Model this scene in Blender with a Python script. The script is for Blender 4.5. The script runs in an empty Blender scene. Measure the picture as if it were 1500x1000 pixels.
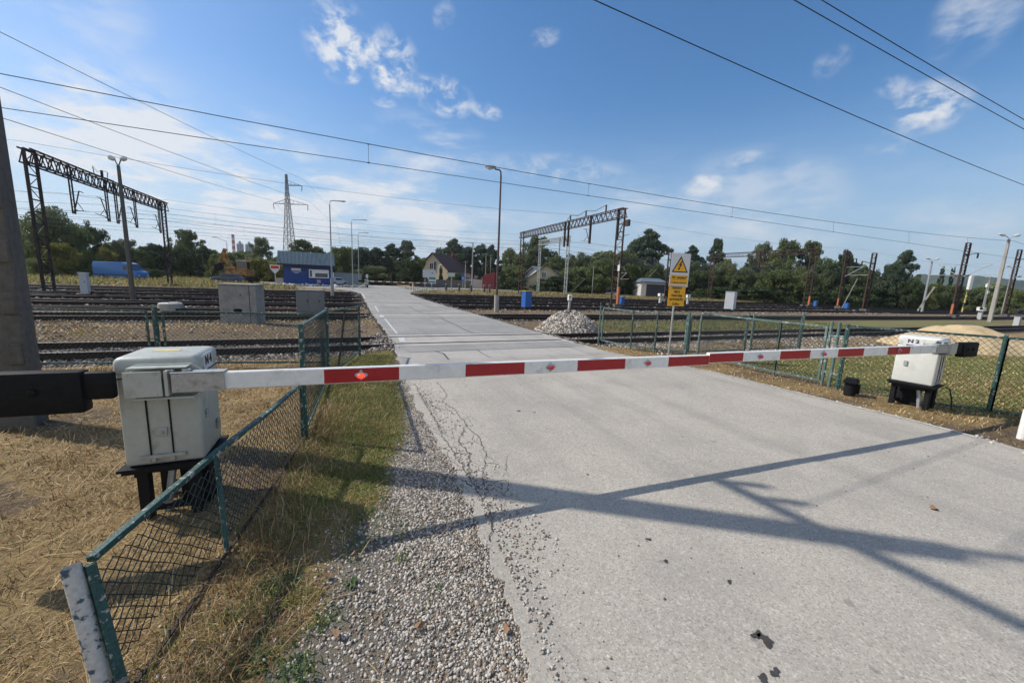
import bpy, bmesh, math, random
import numpy as np
from mathutils import Vector, Matrix
random.seed(7); rng = np.random.default_rng(7)
SC = bpy.context.scene
COL = SC.collection
R = math.radians
# ---------------------------------------------------------------- camera
F_PX, CAM_H, HORIZON, TILT, YAW = 560.0, 2.0, 412.0, 0.042, R(66.5)
ROLL = math.atan(TILT); PITCH = math.atan((500-HORIZON)*math.cos(ROLL)/F_PX)
cr, sr, cp, sp = math.cos(ROLL), math.sin(ROLL), math.cos(PITCH), math.sin(PITCH)
def to_world(v): return Vector((v[0]*math.sin(YAW)+v[1]*math.cos(YAW), -v[0]*math.cos(YAW)+v[1]*math.sin(YAW), v[2]))
right0, down0, fwd = Vector((1,0,0)), Vector((0,-sp,-cp)), Vector((0,cp,-sp))
ax = to_world(right0*cr-down0*sr); ay = to_world(-(right0*sr+down0*cr)); az = to_world(-fwd)
cam = bpy.data.cameras.new("camera"); cam.lens = F_PX/1500*36; cam.sensor_width = 36; cam.clip_end = 9000; cam.clip_start = 0.05
camo = bpy.data.objects.new("camera", cam); COL.objects.link(camo)
M_ = Matrix.Identity(4)
for i in range(3): M_[i][0], M_[i][1], M_[i][2] = ax[i], ay[i], az[i]
M_[2][3] = CAM_H
camo.matrix_world = M_
SC.camera = camo
# survey of the place: sight lines from the photographer, cut with the ground or with a vertical plane (X along the tracks, Y across them)
def sight(px, py):
    x, y = px-750, py-500
    a, b = x*cr+y*sr, -x*sr+y*cr
    return to_world((a, F_PX*cp-b*sp, -F_PX*sp-b*cp))
def g(px, py, z=0.0):
    r = sight(px, py); t = (z-CAM_H)/r.z
    return Vector((r.x*t, r.y*t, z))
def at_dist(px, py, d):
    r = sight(px, py); t = d/math.hypot(r.x, r.y)
    return Vector((r.x*t, r.y*t, CAM_H+r.z*t))
def top_z(px, top, d):
    lo, hi = px, px    # the sight line leans with the picture's verticals
    base = at_dist(px, hor(px), d); z = 2.0
    for _ in range(12):
        q = proj(base.x, base.y, z); z += (q[1]-top)*d/F_PX*.8
    return z
def proj(X, Y, Z):
    v = Vector((X, Y, Z-CAM_H)); f = -az; dd = v.dot(f); return (750+v.dot(ax)/dd*F_PX, 500-v.dot(ay)/dd*F_PX)
def px_w(px, w, d): return (at_dist(px+w/2, hor(px), d*1.0)-at_dist(px-w/2, hor(px), d)).length
def hor(px): return HORIZON+TILT*(px-750)
def at_x(px, X): 
    r = sight(px, hor(px)); return X*r.y/r.x
# ---------------------------------------------------------------- world, sun
SUN_EL = R(42)
sd = to_world((math.sin(R(-79.5)), math.cos(R(-79.5)), 0)); sd.normalize()
SUN = Vector((sd.x*math.cos(SUN_EL), sd.y*math.cos(SUN_EL), math.sin(SUN_EL)))
W = bpy.data.worlds.new("World"); SC.world = W; W.use_nodes = True
nt = W.node_tree; N = nt.nodes; L = nt.links; N.clear()
def nn(t, **k):
    n = N.new(t)
    for a, b in k.items(): setattr(n, a, b)
    return n
def mth(op, a, b=None, clamp=False):
    n = N.new('ShaderNodeMath'); n.operation = op; n.use_clamp = clamp
    for i, v in enumerate((a, b)):
        if v is None: continue
        if isinstance(v, (int, float)): n.inputs[i].default_value = v
        else: L.new(v, n.inputs[i])
    return n.outputs[0]
sky = nn('ShaderNodeTexSky', sky_type='NISHITA', sun_disc=False)
sky.sun_elevation = SUN_EL; sky.sun_rotation = math.atan2(SUN.x, SUN.y)
sky.air_density = 1.0; sky.dust_density = 0.55; sky.ozone_density = 2.2; sky.altitude = 200
SKY_STR = 0.128
tc = nn('ShaderNodeTexCoord'); dirv = tc.outputs['Generated']
def vdot(vec):
    n = N.new('ShaderNodeVectorMath'); n.operation = 'DOT_PRODUCT'; L.new(dirv, n.inputs[0]); n.inputs[1].default_value = vec; return n.outputs['Value']
def smooth(v, lo, hi):
    n = N.new('ShaderNodeMapRange'); n.interpolation_type = 'SMOOTHSTEP'; L.new(v, n.inputs[0])
    n.inputs[1].default_value = lo; n.inputs[2].default_value = hi; return n.outputs[0]
def cloud_noise(scale, detail, stretch, rot, lo, hi, dist=0.3, off=(0,0,0)):
    mp = nn('ShaderNodeMapping'); L.new(dirv, mp.inputs[0]); mp.inputs['Scale'].default_value = stretch
    mp.inputs['Rotation'].default_value = rot; mp.inputs['Location'].default_value = off
    no = nn('ShaderNodeTexNoise'); no.inputs['Scale'].default_value = scale; no.inputs['Detail'].default_value = detail
    no.inputs['Roughness'].default_value = 0.62; no.inputs['Distortion'].default_value = dist*.35
    L.new(mp.outputs[0], no.inputs['Vector']); return smooth(no.outputs['Fac'], lo, hi)
camr = sight(750, hor(750)); yawc = math.atan2(camr.y, camr.x)
streak = cloud_noise(4.5, 9, (1, 1, 3.6), (0.25, 0, -yawc), 0.44, 0.78, 0.5)
wisp = cloud_noise(22, 8, (1, 1, 1.5), (0, 0.6, 0.4), 0.40, 0.66, 0.9)
puff = cloud_noise(9, 8, (1, 1, 2.2), (0, 0, 0.2), 0.36, 0.66, 0.5, (3, 1, 0))
def patch(px0, py0, px1, py1, wid, noise, strength):
    a = sight(px0, py0).normalized(); b = sight(px1, py1).normalized()
    c = ((a+b)/2).normalized(); u = (b-a); half = u.length/2; u.normalize(); v = c.cross(u).normalized()
    w = wid/560.0
    du, dv, dc = vdot(tuple(u/half)), vdot(tuple(v/w)), vdot(tuple(c))
    c0u = c.dot(u)/half
    du = mth('SUBTRACT', du, c0u) if abs(c0u) > 1e-4 else du
    rr = mth('ADD', mth('MULTIPLY', du, du), mth('MULTIPLY', dv, dv))
    m = smooth(rr, 1.6, 0.0)
    m = mth('MULTIPLY', m, mth('GREATER_THAN', dc, 0.0))
    return mth('MULTIPLY', mth('MULTIPLY', m, noise), strength)
P = [ (448,45,540,75,34,wisp,1.15), (530,70,608,95,26,wisp,0.85), (498,105,528,112,9,wisp,0.7), (545,110,605,128,16,wisp,0.9),
      (605,128,690,155,20,wisp,0.95), (545,146,580,152,6,wisp,0.6), (690,155,735,170,9,wisp,0.6),
      (640,8,660,35,14,wisp,0.35), (775,60,820,50,9,wisp,0.4),
      (1312,152,1418,160,20,wisp,0.95), (1370,25,1500,10,34,puff,0.6), (1270,214,1340,205,12,wisp,0.4), (1190,105,1250,76,12,wisp,0.28),
      (1000,275,1060,268,12,puff,0.9), (1060,240,1120,232,10,puff,0.45), (1000,275,1240,290,45,puff,0.45), (860,300,1250,335,45,streak,0.5),
      (1310,330,1500,340,30,puff,0.4), (1285,125,1335,130,9,wisp,0.45), (540,190,740,260,40,streak,0.85), (710,240,920,255,18,wisp,0.4),
      (-100,215,460,250,60,streak,1.5), (-100,150,260,170,40,puff,0.9), (-100,100,330,220,70,puff,0.28), (30,0,220,20,30,puff,0.3), (60,330,760,360,70,streak,1.1),
      (0,280,700,310,60,streak,1.0), (380,190,420,208,8,wisp,0.4)]
tot = None
for p in P:
    o = patch(*p); tot = o if tot is None else mth('ADD', tot, o)
sep = nn('ShaderNodeSeparateXYZ'); L.new(dirv, sep.inputs[0])
lowsky = smooth(sep.outputs['Z'], 0.42, 0.0)
tot = mth('ADD', tot, mth('MULTIPLY', mth('MULTIPLY', lowsky, streak), 0.35))
nearsun = smooth(vdot(tuple(sd)), 0.25, 1.0)
tot = mth('ADD', tot, mth('MULTIPLY', nearsun, 0.05))
tot = mth('ADD', tot, mth('MULTIPLY', smooth(vdot(tuple(camr.normalized())), 0.05, -0.55), mth('ADD', mth('MULTIPLY', puff, 0.55), 0.28)))   # unseen broken cloud behind the photographer, added to brighten and neutralise the shadows
tot = mth('MINIMUM', tot, 0.9)
mixc = nn('ShaderNodeMix', data_type='RGBA'); L.new(tot, mixc.inputs[0])
hsv = nn('ShaderNodeHueSaturation'); L.new(sky.outputs[0], hsv.inputs['Color']); hsv.inputs['Saturation'].default_value = 1.30; hsv.inputs['Value'].default_value = 1.02
hz = nn('ShaderNodeMix', data_type='RGBA'); L.new(mth('MULTIPLY', smooth(sep.outputs['Z'], 0.40, -0.02), 0.9), hz.inputs[0]); L.new(hsv.outputs[0], hz.inputs[6]); hz.inputs[7].default_value = (2.9, 3.9, 4.95, 1)
L.new(hz.outputs[2], mixc.inputs[6]); mixc.inputs[7].default_value = (5.6, 5.75, 6.0, 1)
bg = nn('ShaderNodeBackground'); bg.inputs[1].default_value = SKY_STR; L.new(mixc.outputs[2], bg.inputs[0])
wo = nn('ShaderNodeOutputWorld'); L.new(bg.outputs[0], wo.inputs[0])
W.cycles.sampling_method = 'MANUAL'; W.cycles.sample_map_resolution = 512
sl = bpy.data.lights.new("sun", 'SUN'); sl.energy = 4.4; sl.angle = R(0.53); sl.color = (1.0, 0.945, 0.86)
so = bpy.data.objects.new("sun", sl); COL.objects.link(so); so.rotation_euler = SUN.to_track_quat('Z', 'Y').to_euler(); so.location = (0, 0, 30)
SC.view_settings.view_transform = 'Standard'; SC.view_settings.look = 'None'; SC.view_settings.exposure = 0.16; SC.view_settings.gamma = 1
SC.cycles.max_bounces = 6; SC.cycles.transparent_max_bounces = 16; SC.cycles.use_adaptive_sampling = True; SC.cycles.adaptive_threshold = 0.02

# ---------------------------------------------------------------- materials
MATS = {}
def mat(name, col, rough=0.7, metal=0.0, var=0.0, scale=8.0, col2=None, lo=0.45, hi=0.6, bump=0.0, bscale=40.0, streaks=False, coat=0.0, emit=None, spec=0.5, detail=6):
    """one surface: base colour, optional second colour in noise patches (wear, rust, dirt) and bump"""
    if name in MATS: return MATS[name]
    m = bpy.data.materials.new(name); m.use_nodes = True; t = m.node_tree; b = t.nodes['Principled BSDF']
    b.inputs['Base Color'].default_value = (*col, 1); b.inputs['Roughness'].default_value = rough; b.inputs['Metallic'].default_value = metal
    b.inputs['Coat Weight'].default_value = coat; b.inputs['Specular IOR Level'].default_value = spec
    co = t.nodes.new('ShaderNodeTexCoord')
    src = co.outputs['Object']
    if streaks:
        mp = t.nodes.new('ShaderNodeMapping'); mp.inputs['Scale'].default_value = (1, 1, 0.18); t.links.new(src, mp.inputs[0]); src = mp.outputs[0]
    last = None
    if col2 or var:
        n = t.nodes.new('ShaderNodeTexNoise'); n.inputs['Scale'].default_value = scale; n.inputs['Detail'].default_value = detail; n.inputs['Roughness'].default_value = 0.6
        t.links.new(src, n.inputs['Vector'])
    if col2:
        r = t.nodes.new('ShaderNodeMapRange'); r.inputs[1].default_value = lo; r.inputs[2].default_value = hi; t.links.new(n.outputs['Fac'], r.inputs[0])
        x = t.nodes.new('ShaderNodeMix'); x.data_type = 'RGBA'; x.inputs[6].default_value = (*col, 1); x.inputs[7].default_value = (*col2, 1)
        t.links.new(r.outputs[0], x.inputs[0]); last = x.outputs[2]
    if var:
        n2 = t.nodes.new('ShaderNodeTexNoise'); n2.inputs['Scale'].default_value = scale*2.7; n2.inputs['Detail'].default_value = 5
        t.links.new(co.outputs['Object'], n2.inputs['Vector'])
        r2 = t.nodes.new('ShaderNodeMapRange'); r2.inputs[1].default_value = 0.3; r2.inputs[2].default_value = 0.7; r2.inputs[3].default_value = 1-var; r2.inputs[4].default_value = 1+var
        t.links.new(n2.outputs['Fac'], r2.inputs[0])
        h = t.nodes.new('ShaderNodeHueSaturation'); t.links.new(r2.outputs[0], h.inputs['Value'])
        if last: t.links.new(last, h.inputs['Color'])
        else: h.inputs['Color'].default_value = (*col, 1)
        last = h.outputs[0]
    if last: t.links.new(last, b.inputs['Base Color'])
    if bump:
        nb = t.nodes.new('ShaderNodeTexNoise'); nb.inputs['Scale'].default_value = bscale; nb.inputs['Detail'].default_value = 4
        t.links.new(co.outputs['Object'], nb.inputs['Vector'])
        bp = t.nodes.new('ShaderNodeBump'); bp.inputs['Strength'].default_value = bump; bp.inputs['Distance'].default_value = 0.02
        t.links.new(nb.outputs['Fac'], bp.inputs['Height']); t.links.new(bp.outputs[0], b.inputs['Normal'])
    if emit:
        b.inputs['Emission Color'].default_value = (*emit[0], 1); b.inputs['Emission Strength'].default_value = emit[1]
    MATS[name] = m; return m
white_paint = mat('white_paint', (.76,.755,.72), .45, var=.06, scale=7, col2=(.42,.40,.35), lo=.56, hi=.80, bump=.05)
red_paint = mat('red_paint', (.34,.008,.012), .4, var=.12, scale=6, col2=(.22,.02,.02), lo=.55, hi=.8)
cab_white = mat('white_cabinet_paint', (.60,.60,.55), .42, var=.05, scale=4, col2=(.46,.45,.38), lo=.55, hi=.85, bump=.08, bscale=60)
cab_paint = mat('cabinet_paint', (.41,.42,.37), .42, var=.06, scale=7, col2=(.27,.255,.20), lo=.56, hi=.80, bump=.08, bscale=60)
zinc = mat('galvanised_steel', (.42,.43,.42), .45, .55, var=.12, scale=12, col2=(.25,.24,.22), lo=.55, hi=.75)
black_iron = mat('black_iron', (.007,.007,.008), .7, var=.3, scale=9, bump=.15, spec=.25)
rubber = mat('black_rubber', (.012,.012,.013), .7, var=.2)
fence_green = mat('green_fence_paint', (.020,.072,.062), .55, var=.35, scale=22, col2=(.33,.32,.29), lo=.575, hi=.60, bump=.2, bscale=80)
fence_pale = mat('pale_green_fence_paint', (.085,.14,.13), .5, var=.25, scale=12, col2=(.32,.36,.32), lo=.56, hi=.62)
fence_worn = mat('worn_post_paint', (.52,.50,.46), .6, var=.15, scale=16, col2=(.05,.09,.13), lo=.55, hi=.6, bump=.3, bscale=60)
mesh_green = mat('green_wire', (.008,.028,.024), .45, var=.3, scale=8, spec=.6)
mesh_grey = mat('grey_green_wire', (.022,.032,.03), .5, var=.3, scale=8)
concrete = mat('concrete', (.34,.32,.29), .85, var=.14, scale=5, col2=(.2,.19,.17), lo=.5, hi=.75, bump=.3, bscale=50, streaks=True)
concrete_dark = mat('dark_pole_concrete', (.115,.105,.09), .9, var=.2, scale=5, col2=(.08,.075,.07), lo=.45, hi=.7, bump=.5, bscale=40, streaks=True)
rust = mat('rusty_steel', (.070,.028,.018), .85, 0, var=.3, scale=3, col2=(.022,.015,.013), lo=.38, hi=.58, streaks=True)
rust_dark = mat('dark_rusty_steel', (.045,.028,.024), .8, .1, var=.3, scale=3, col2=(.02,.017,.017), lo=.4, hi=.62, streaks=True)
grey_steel = mat('grey_painted_steel', (.33,.36,.35), .5, .2, var=.15, scale=3)
orange_paint = mat('orange_band_paint', (.42,.12,.04), .6, var=.15, scale=5, col2=(.2,.07,.03), lo=.55, hi=.75)
lamp_metal = mat('lamp_pole_steel', (.30,.31,.31), .5, .4, var=.12, scale=4)
lamp_rust = mat('brown_lamp_pole_steel', (.09,.06,.05), .6, .3, var=.2, scale=4)
lens = mat('lamp_lens', (.6,.62,.6), .25)
rail_top = mat('polished_rail', (.16,.15,.14), .45, .7, var=.2, scale=3)
rail_side = mat('rusty_rail', (.028,.017,.012), .85, var=.25, scale=6)
sleeper_m = mat('sleeper', (.13,.11,.09), .9, var=.25, scale=5, bump=.3)
blue_paint = mat('blue_wall_paint', (.008,.045,.22), .6, var=.08, scale=2, col2=(.006,.03,.15), lo=.5, hi=.8)
blue_box = mat('blue_cabinet_paint', (.02,.11,.38), .5, var=.08, scale=5)
roof_blue = mat('grey_blue_roof_sheet', (.06,.105,.14), .75, .0, var=.1, scale=2, col2=(.05,.085,.11), lo=.5, hi=.8, spec=.15)
glass = mat('window_glass', (.03,.04,.05), .08, spec=.8)
yellow = mat('yellow_sign_face', (.80,.40,.01), .5, var=.05)
sign_white = mat('sign_white', (.62,.62,.64), .4, var=.05)
sign_black = mat('sign_black', (.012,.012,.012), .6)
leather_wood = mat('bark', (.10,.075,.055), .95, var=.3, scale=6, bump=.5, bscale=20)
wire_m = mat('wire', (.03,.03,.035), .5, .5)
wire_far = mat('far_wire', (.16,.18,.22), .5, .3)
insul = mat('brown_insulator', (.07,.03,.02), .3)
brick_red = mat('red_sheet_metal', (.17,.02,.025), .6, var=.1)
tarp = mat('beige_render', (.50,.43,.29), .85, var=.06, scale=2)
roof_brown = mat('brown_roof_tiles', (.075,.045,.04), .8, var=.2, scale=6)
grey_wall = mat('grey_concrete_wall', (.26,.255,.24), .9, var=.15, scale=2, col2=(.16,.16,.15), lo=.5, hi=.75)

def leafmat(name, c1, c2, trans=.3):
    m = bpy.data.materials.new(name); m.use_nodes = True; t = m.node_tree; b = t.nodes['Principled BSDF']; b.inputs['Roughness'].default_value = .6; b.inputs['Specular IOR Level'].default_value = .25
    co = t.nodes.new('ShaderNodeTexCoord'); n = t.nodes.new('ShaderNodeTexNoise'); n.inputs['Scale'].default_value = 1.1; n.inputs['Detail'].default_value = 5
    t.links.new(co.outputs['Object'], n.inputs['Vector'])
    oi = t.nodes.new('ShaderNodeObjectInfo')
    ad = t.nodes.new('ShaderNodeMath'); ad.operation = 'MULTIPLY_ADD'; t.links.new(oi.outputs['Random'], ad.inputs[0]); ad.inputs[1].default_value = .3; t.links.new(n.outputs['Fac'], ad.inputs[2])
    r = t.nodes.new('ShaderNodeMapRange'); r.inputs[1].default_value = .45; r.inputs[2].default_value = .85; t.links.new(ad.outputs[0], r.inputs[0])
    x = t.nodes.new('ShaderNodeMix'); x.data_type = 'RGBA'; x.inputs[6].default_value = (*c1, 1); x.inputs[7].default_value = (*c2, 1); t.links.new(r.outputs[0], x.inputs[0])
    t.links.new(x.outputs[2], b.inputs['Base Color'])
    tr = t.nodes.new('ShaderNodeBsdfTranslucent'); t.links.new(x.outputs[2], tr.inputs[0]); ms = t.nodes.new('ShaderNodeMixShader'); ms.inputs[0].default_value = trans
    t.links.new(b.outputs[0], ms.inputs[1]); t.links.new(tr.outputs[0], ms.inputs[2]); t.links.new(ms.outputs[0], t.nodes['Material Output'].inputs[0])
    return m
LEAF = {'dark': leafmat('dark_leaves', (.070,.102,.042), (.155,.182,.072)), 'pine': leafmat('pine_needles', (.044,.072,.043), (.100,.130,.070), .28),
        'mid': leafmat('green_leaves', (.095,.130,.042), (.21,.225,.085)), 'yellow': leafmat('yellow_green_leaves', (.13,.14,.03), (.26,.24,.06), .4),
        'pale': leafmat('pale_leaves', (.12,.15,.08), (.20,.22,.13), .3), 'hedge': leafmat('hedge_leaves', (.032,.056,.022), (.08,.11,.04), .25),
        'dry': leafmat('dry_grass_blades', (.17,.10,.045), (.44,.28,.12), .35), 'straw': leafmat('straw_blades', (.42,.28,.13), (.82,.64,.37), .35),
        'green': leafmat('green_grass_blades', (.15,.21,.045), (.33,.34,.105), .35), 'weed': leafmat('weed_leaves', (.09,.14,.06), (.15,.20,.09), .3), 'field': leafmat('field_grass', (.16,.14,.06), (.28,.22,.09), .3)}

# ---------------------------------------------------------------- mesh helpers
class MB:
    def __init__(s): s.v = []; s.f = []; s.mi = []; s.cur = 0
    def add(s, vs, fs):
        o = len(s.v); s.v += [tuple(map(float, p)) for p in vs]; s.f += [tuple(i+o for i in f) for f in fs]; s.mi += [s.cur]*len(fs); return s
    def m(s, i): s.cur = i; return s
    def box(s, c, d, rz=0.0):
        hx, hy, hz = d[0]/2, d[1]/2, d[2]/2; ca, sa = math.cos(rz), math.sin(rz); vs = []
        for z in (-hz, hz):
            for x, y in ((-hx,-hy),(hx,-hy),(hx,hy),(-hx,hy)): vs.append((c[0]+x*ca-y*sa, c[1]+x*sa+y*ca, c[2]+z))
        return s.add(vs, [(0,3,2,1),(4,5,6,7),(0,1,5,4),(1,2,6,5),(2,3,7,6),(3,0,4,7)])
    def bx(s, x0, x1, y0, y1, z0, z1): return s.box(((x0+x1)/2,(y0+y1)/2,(z0+z1)/2),(x1-x0,y1-y0,z1-z0))
    def beam(s, p, q, w, h=None, up=(0,0,1)):
        h = h or w; p, q = Vector(p), Vector(q); d = (q-p).normalized(); u = Vector(up)
        if abs(d.dot(u)) > .98: u = Vector((0,1,0))
        a = d.cross(u).normalized()*w/2; b = a.cross(d).normalized()*h/2; vs = []
        for o in (p, q): vs += [o-a-b, o+a-b, o+a+b, o-a+b]
        return s.add(vs, [(0,1,2,3)[::-1],(4,5,6,7),(0,1,5,4),(1,2,6,5),(2,3,7,6),(3,0,4,7)])
    def tube(s, pts, r, n=6, caps=True):
        pts = [Vector(p) for p in pts]; rs = r if isinstance(r, (list, tuple)) else [r]*len(pts); vs = []; fs = []
        for i, p in enumerate(pts):
            d = (pts[min(i+1,len(pts)-1)]-pts[max(i-1,0)]).normalized(); u = Vector((0,0,1)) if abs(d.z) < .95 else Vector((1,0,0))
            a = d.cross(u).normalized(); b = a.cross(d)
            for k in range(n):
                t = 2*math.pi*k/n; vs.append(p+(a*math.cos(t)+b*math.sin(t))*rs[i])
        for i in range(len(pts)-1):
            for k in range(n): fs.append((i*n+k, i*n+(k+1)%n, (i+1)*n+(k+1)%n, (i+1)*n+k))
        if caps: fs.append(tuple(range(n))[::-1]); fs.append(tuple(range((len(pts)-1)*n, len(pts)*n)))
        return s.add(vs, fs)
    def prism(s, poly, vec):
        n = len(poly); v = Vector(vec); vs = [Vector(p) for p in poly]+[Vector(p)+v for p in poly]
        return s.add(vs, [tuple(range(n))[::-1], tuple(range(n,2*n))]+[(i,(i+1)%n,n+(i+1)%n,n+i) for i in range(n)])
    def ell(s, c, r, nu=10, nv=6):
        vs = []; fs = []
        for j in range(nv+1):
            t = math.pi*j/nv
            for i in range(nu):
                a = 2*math.pi*i/nu; vs.append((c[0]+r[0]*math.sin(t)*math.cos(a), c[1]+r[1]*math.sin(t)*math.sin(a), c[2]+r[2]*math.cos(t)))
        for j in range(nv):
            for i in range(nu): fs.append((j*nu+i,(j+1)*nu+i,(j+1)*nu+(i+1)%nu,j*nu+(i+1)%nu))
        return s.add(vs, fs)
def link(name, me, parent=None, mats=()):
    o = bpy.data.objects.new(name, me); COL.objects.link(o)
    for m in mats: me.materials.append(m)
    if parent is not None: o.parent = parent
    return o
def build(name, mb, mats, parent=None, world=False, bevel=0.0, smooth=False, seg=2):
    """world=True: the coordinates are the place's own; they are shifted to the (unrotated) parent's base"""
    if not isinstance(mats, (list, tuple)): mats = [mats]
    vs = mb.v
    if world and parent is not None:
        l = parent.location; vs = [(x-l.x, y-l.y, z-l.z) for x, y, z in vs]
    me = bpy.data.meshes.new(name); me.from_pydata(vs, [], mb.f)
    for i, k in enumerate(mb.mi):
        if k: me.polygons[i].material_index = k
    bm = bmesh.new(); bm.from_mesh(me)
    if bevel:
        bmesh.ops.remove_doubles(bm, verts=bm.verts, dist=1e-5)
        es = [e for e in bm.edges if len(e.link_faces) == 2 and e.calc_face_angle(0) > .5]
        bmesh.ops.bevel(bm, geom=es, offset=bevel, segments=seg, affect='EDGES', clamp_overlap=True, profile=.5)
    bmesh.ops.recalc_face_normals(bm, faces=bm.faces)
    bm.to_mesh(me); bm.free()
    if smooth:
        me.polygons.foreach_set('use_smooth', [True]*len(me.polygons))
        if hasattr(me, 'set_sharp_from_angle'): me.set_sharp_from_angle(angle=R(40))
    return link(name, me, parent, mats)
def tag(o, label=None, cat=None, group=None, kind=None):
    if label: o['label'] = label
    if cat: o['category'] = cat
    if group: o['group'] = group
    if kind: o['kind'] = kind
    return o
def thing(name, label, cat, loc=(0,0,0), rz=0.0, group=None):
    o = bpy.data.objects.new(name, None); COL.objects.link(o); o.empty_display_size = .2
    o.location = loc; o.rotation_euler = (0,0,rz); return tag(o, label, cat, group)
def kids(o): return [c for c in COL.objects if c.parent == o]
def copy_tree(o, parent=None, label=None):
    c = o.copy(); COL.objects.link(c); c.parent = parent
    if label: c['label'] = label
    for ch in kids(o): copy_tree(ch, c)
    return c
def np_mesh(name, verts, faces, mats, parent=None, matidx=None, smooth=False):
    """verts (n,3), faces (m,k) arrays"""
    me = bpy.data.meshes.new(name); k = faces.shape[1]
    me.vertices.add(len(verts)); me.vertices.foreach_set('co', np.ascontiguousarray(verts, dtype=np.float32).ravel())
    me.loops.add(faces.size); me.loops.foreach_set('vertex_index', np.ascontiguousarray(faces, dtype=np.int32).ravel())
    me.polygons.add(len(faces)); me.polygons.foreach_set('loop_start', np.arange(0, faces.size, k, dtype=np.int32))
    if matidx is not None: me.polygons.foreach_set('material_index', matidx.astype(np.int32))
    me.update(calc_edges=True); me.validate()
    if smooth: me.polygons.foreach_set('use_smooth', [True]*len(me.polygons))
    return link(name, me, parent, mats if isinstance(mats, (list, tuple)) else [mats])
def lettering(name, text, size, mtx, m, parent, width=None, thick=0.002, bold=0.0):
    cu = bpy.data.curves.new(name, 'FONT'); cu.body = text; cu.size = size; cu.align_x = 'CENTER'; cu.align_y = 'CENTER'; cu.extrude = thick; cu.offset = bold
    tmp = bpy.data.objects.new(name, cu); COL.objects.link(tmp)
    dg = bpy.context.evaluated_depsgraph_get(); me = bpy.data.meshes.new_from_object(tmp.evaluated_get(dg)); bpy.data.objects.remove(tmp)
    if width:
        xs = [v.co.x for v in me.vertices]; w = max(xs)-min(xs); k = width/w
        for v in me.vertices: v.co.x *= k
    me.transform(mtx); me.materials.clear()
    return link(name, me, parent, [m])
def face_matrix(origin, xdir, up=(0,0,1)):
    x = Vector(xdir).normalized(); y = Vector(up).normalized(); z = x.cross(y).normalized()
    m = Matrix.Identity(4)
    for i in range(3): m[i][0], m[i][1], m[i][2], m[i][3] = x[i], y[i], z[i], origin[i]
    return m
def vnoise(x, y, s=1.0, seed=0):
    x = np.asarray(x)*s; y = np.asarray(y)*s
    def h(i, j):
        n = (i*374761393+j*668265263+seed*974711) & 0x7fffffff; n = ((n ^ (n >> 13))*1274126177) & 0x7fffffff; return (n & 0xffff)/65535.0
    i = np.floor(x).astype(np.int64); j = np.floor(y).astype(np.int64); fx = x-i; fy = y-j; fx = fx*fx*(3-2*fx); fy = fy*fy*(3-2*fy)
    return (h(i,j)*(1-fx)+h(i+1,j)*fx)*(1-fy)+(h(i,j+1)*(1-fx)+h(i+1,j+1)*fx)*fy
def fbm(x, y, s=1.0, seed=0): return (vnoise(x,y,s,seed)*.5+vnoise(x,y,s*2.1,seed+3)*.3+vnoise(x,y,s*4.3,seed+7)*.2)
def sst(a, b, x): t = np.clip((np.asarray(x)-a)/(b-a), 0, 1); return t*t*(3-2*t)
# ---------------------------------------------------------------- ground, road
TRACKS = [12.47, 20.8, 28.5, 33.3, 38.1, 43.0, 47.6]
LEFT_EDGE = [(-8,.6),(0,.75),(1.5,.82),(3.3,.98),(5.1,.98),(7.3,1.0),(10,1.15),(12,1.28),(22,1.22),(34,1.3),(45,1.42),(52,.6),(58,-1.5),(64,-6),(70,-14)]
RIGHT_EDGE = [(-8,7.9),(0,8.25),(2,8.6),(3,8.62),(4.5,8.45),(6.5,8.3),(8,7.7),(9.5,7.25),(14,7.13),(20,7.0),(26,6.75),(36,6.6),(46,6.9),(52,7.6),(58,9.5),(64,13.5),(70,20)]
def edge(tab, y): return np.interp(y, [t[0] for t in tab], [t[1] for t in tab])
def road_mask(x, y):
    x = np.asarray(x); y = np.asarray(y); l = edge(LEFT_EDGE, y); r = edge(RIGHT_EDGE, y)
    return sst(-.25, .15, np.minimum(x-l, r-x))*(y < 72)
def gravel_mask(x, y):
    x = np.asarray(x); y = np.asarray(y); l = edge(LEFT_EDGE, y)
    w = np.interp(y, [1.0,2.0,2.8,3.6,4.6,6.2,8.0], [1.38,1.25,1.02,.60,.30,.14,.05])*(.75+.5*vnoise(x,y,2.2,5))
    return sst(.22, -.1, (l-x)-w)*(x < l+.5)
def ground_z(x, y):
    x = np.asarray(x, float); y = np.asarray(y, float)
    z = -.03+.025*(fbm(x,y,.8,2)-.5)+.02*(fbm(x,y,3.0,4)-.5)
    drop = sst(9.6, 11.3, y)*(1-road_mask(x,y))*sst(0, 1.2, np.maximum(edge(LEFT_EDGE,y)-x, x-edge(RIGHT_EDGE,y)))
    z = z-.155*drop*(1-sst(52,58,y))
    z = z+.022*sst(.9,.0,np.abs(edge(LEFT_EDGE,y)-x))*(y<9.5)-.05*sst(.93,1,road_mask(x,y))
    mound = sst(.9, .2, np.abs(y-16.5)/2.6)*sst(-1,-4,x)*.12      # earth between the first two tracks
    return z+mound*drop
def axis(lo, hi, dense_lo, dense_hi, step, grow=1.13):
    a = list(np.arange(dense_lo, dense_hi+1e-6, step)); s = step; v = dense_hi
    while v < hi: s *= grow; v += s; a.append(v)
    s = step; v = dense_lo
    while v > lo: s *= grow; v -= s; a.insert(0, v)
    return np.array(a)
gx = axis(-4500, 4500, -9, 16, .16, 1.10); gy = axis(-60, 5500, 0.5, 15, .16, 1.09)
X, Y = np.meshgrid(gx, gy); Z = ground_z(X, Y)
idx = np.arange(X.size).reshape(X.shape)
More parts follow.
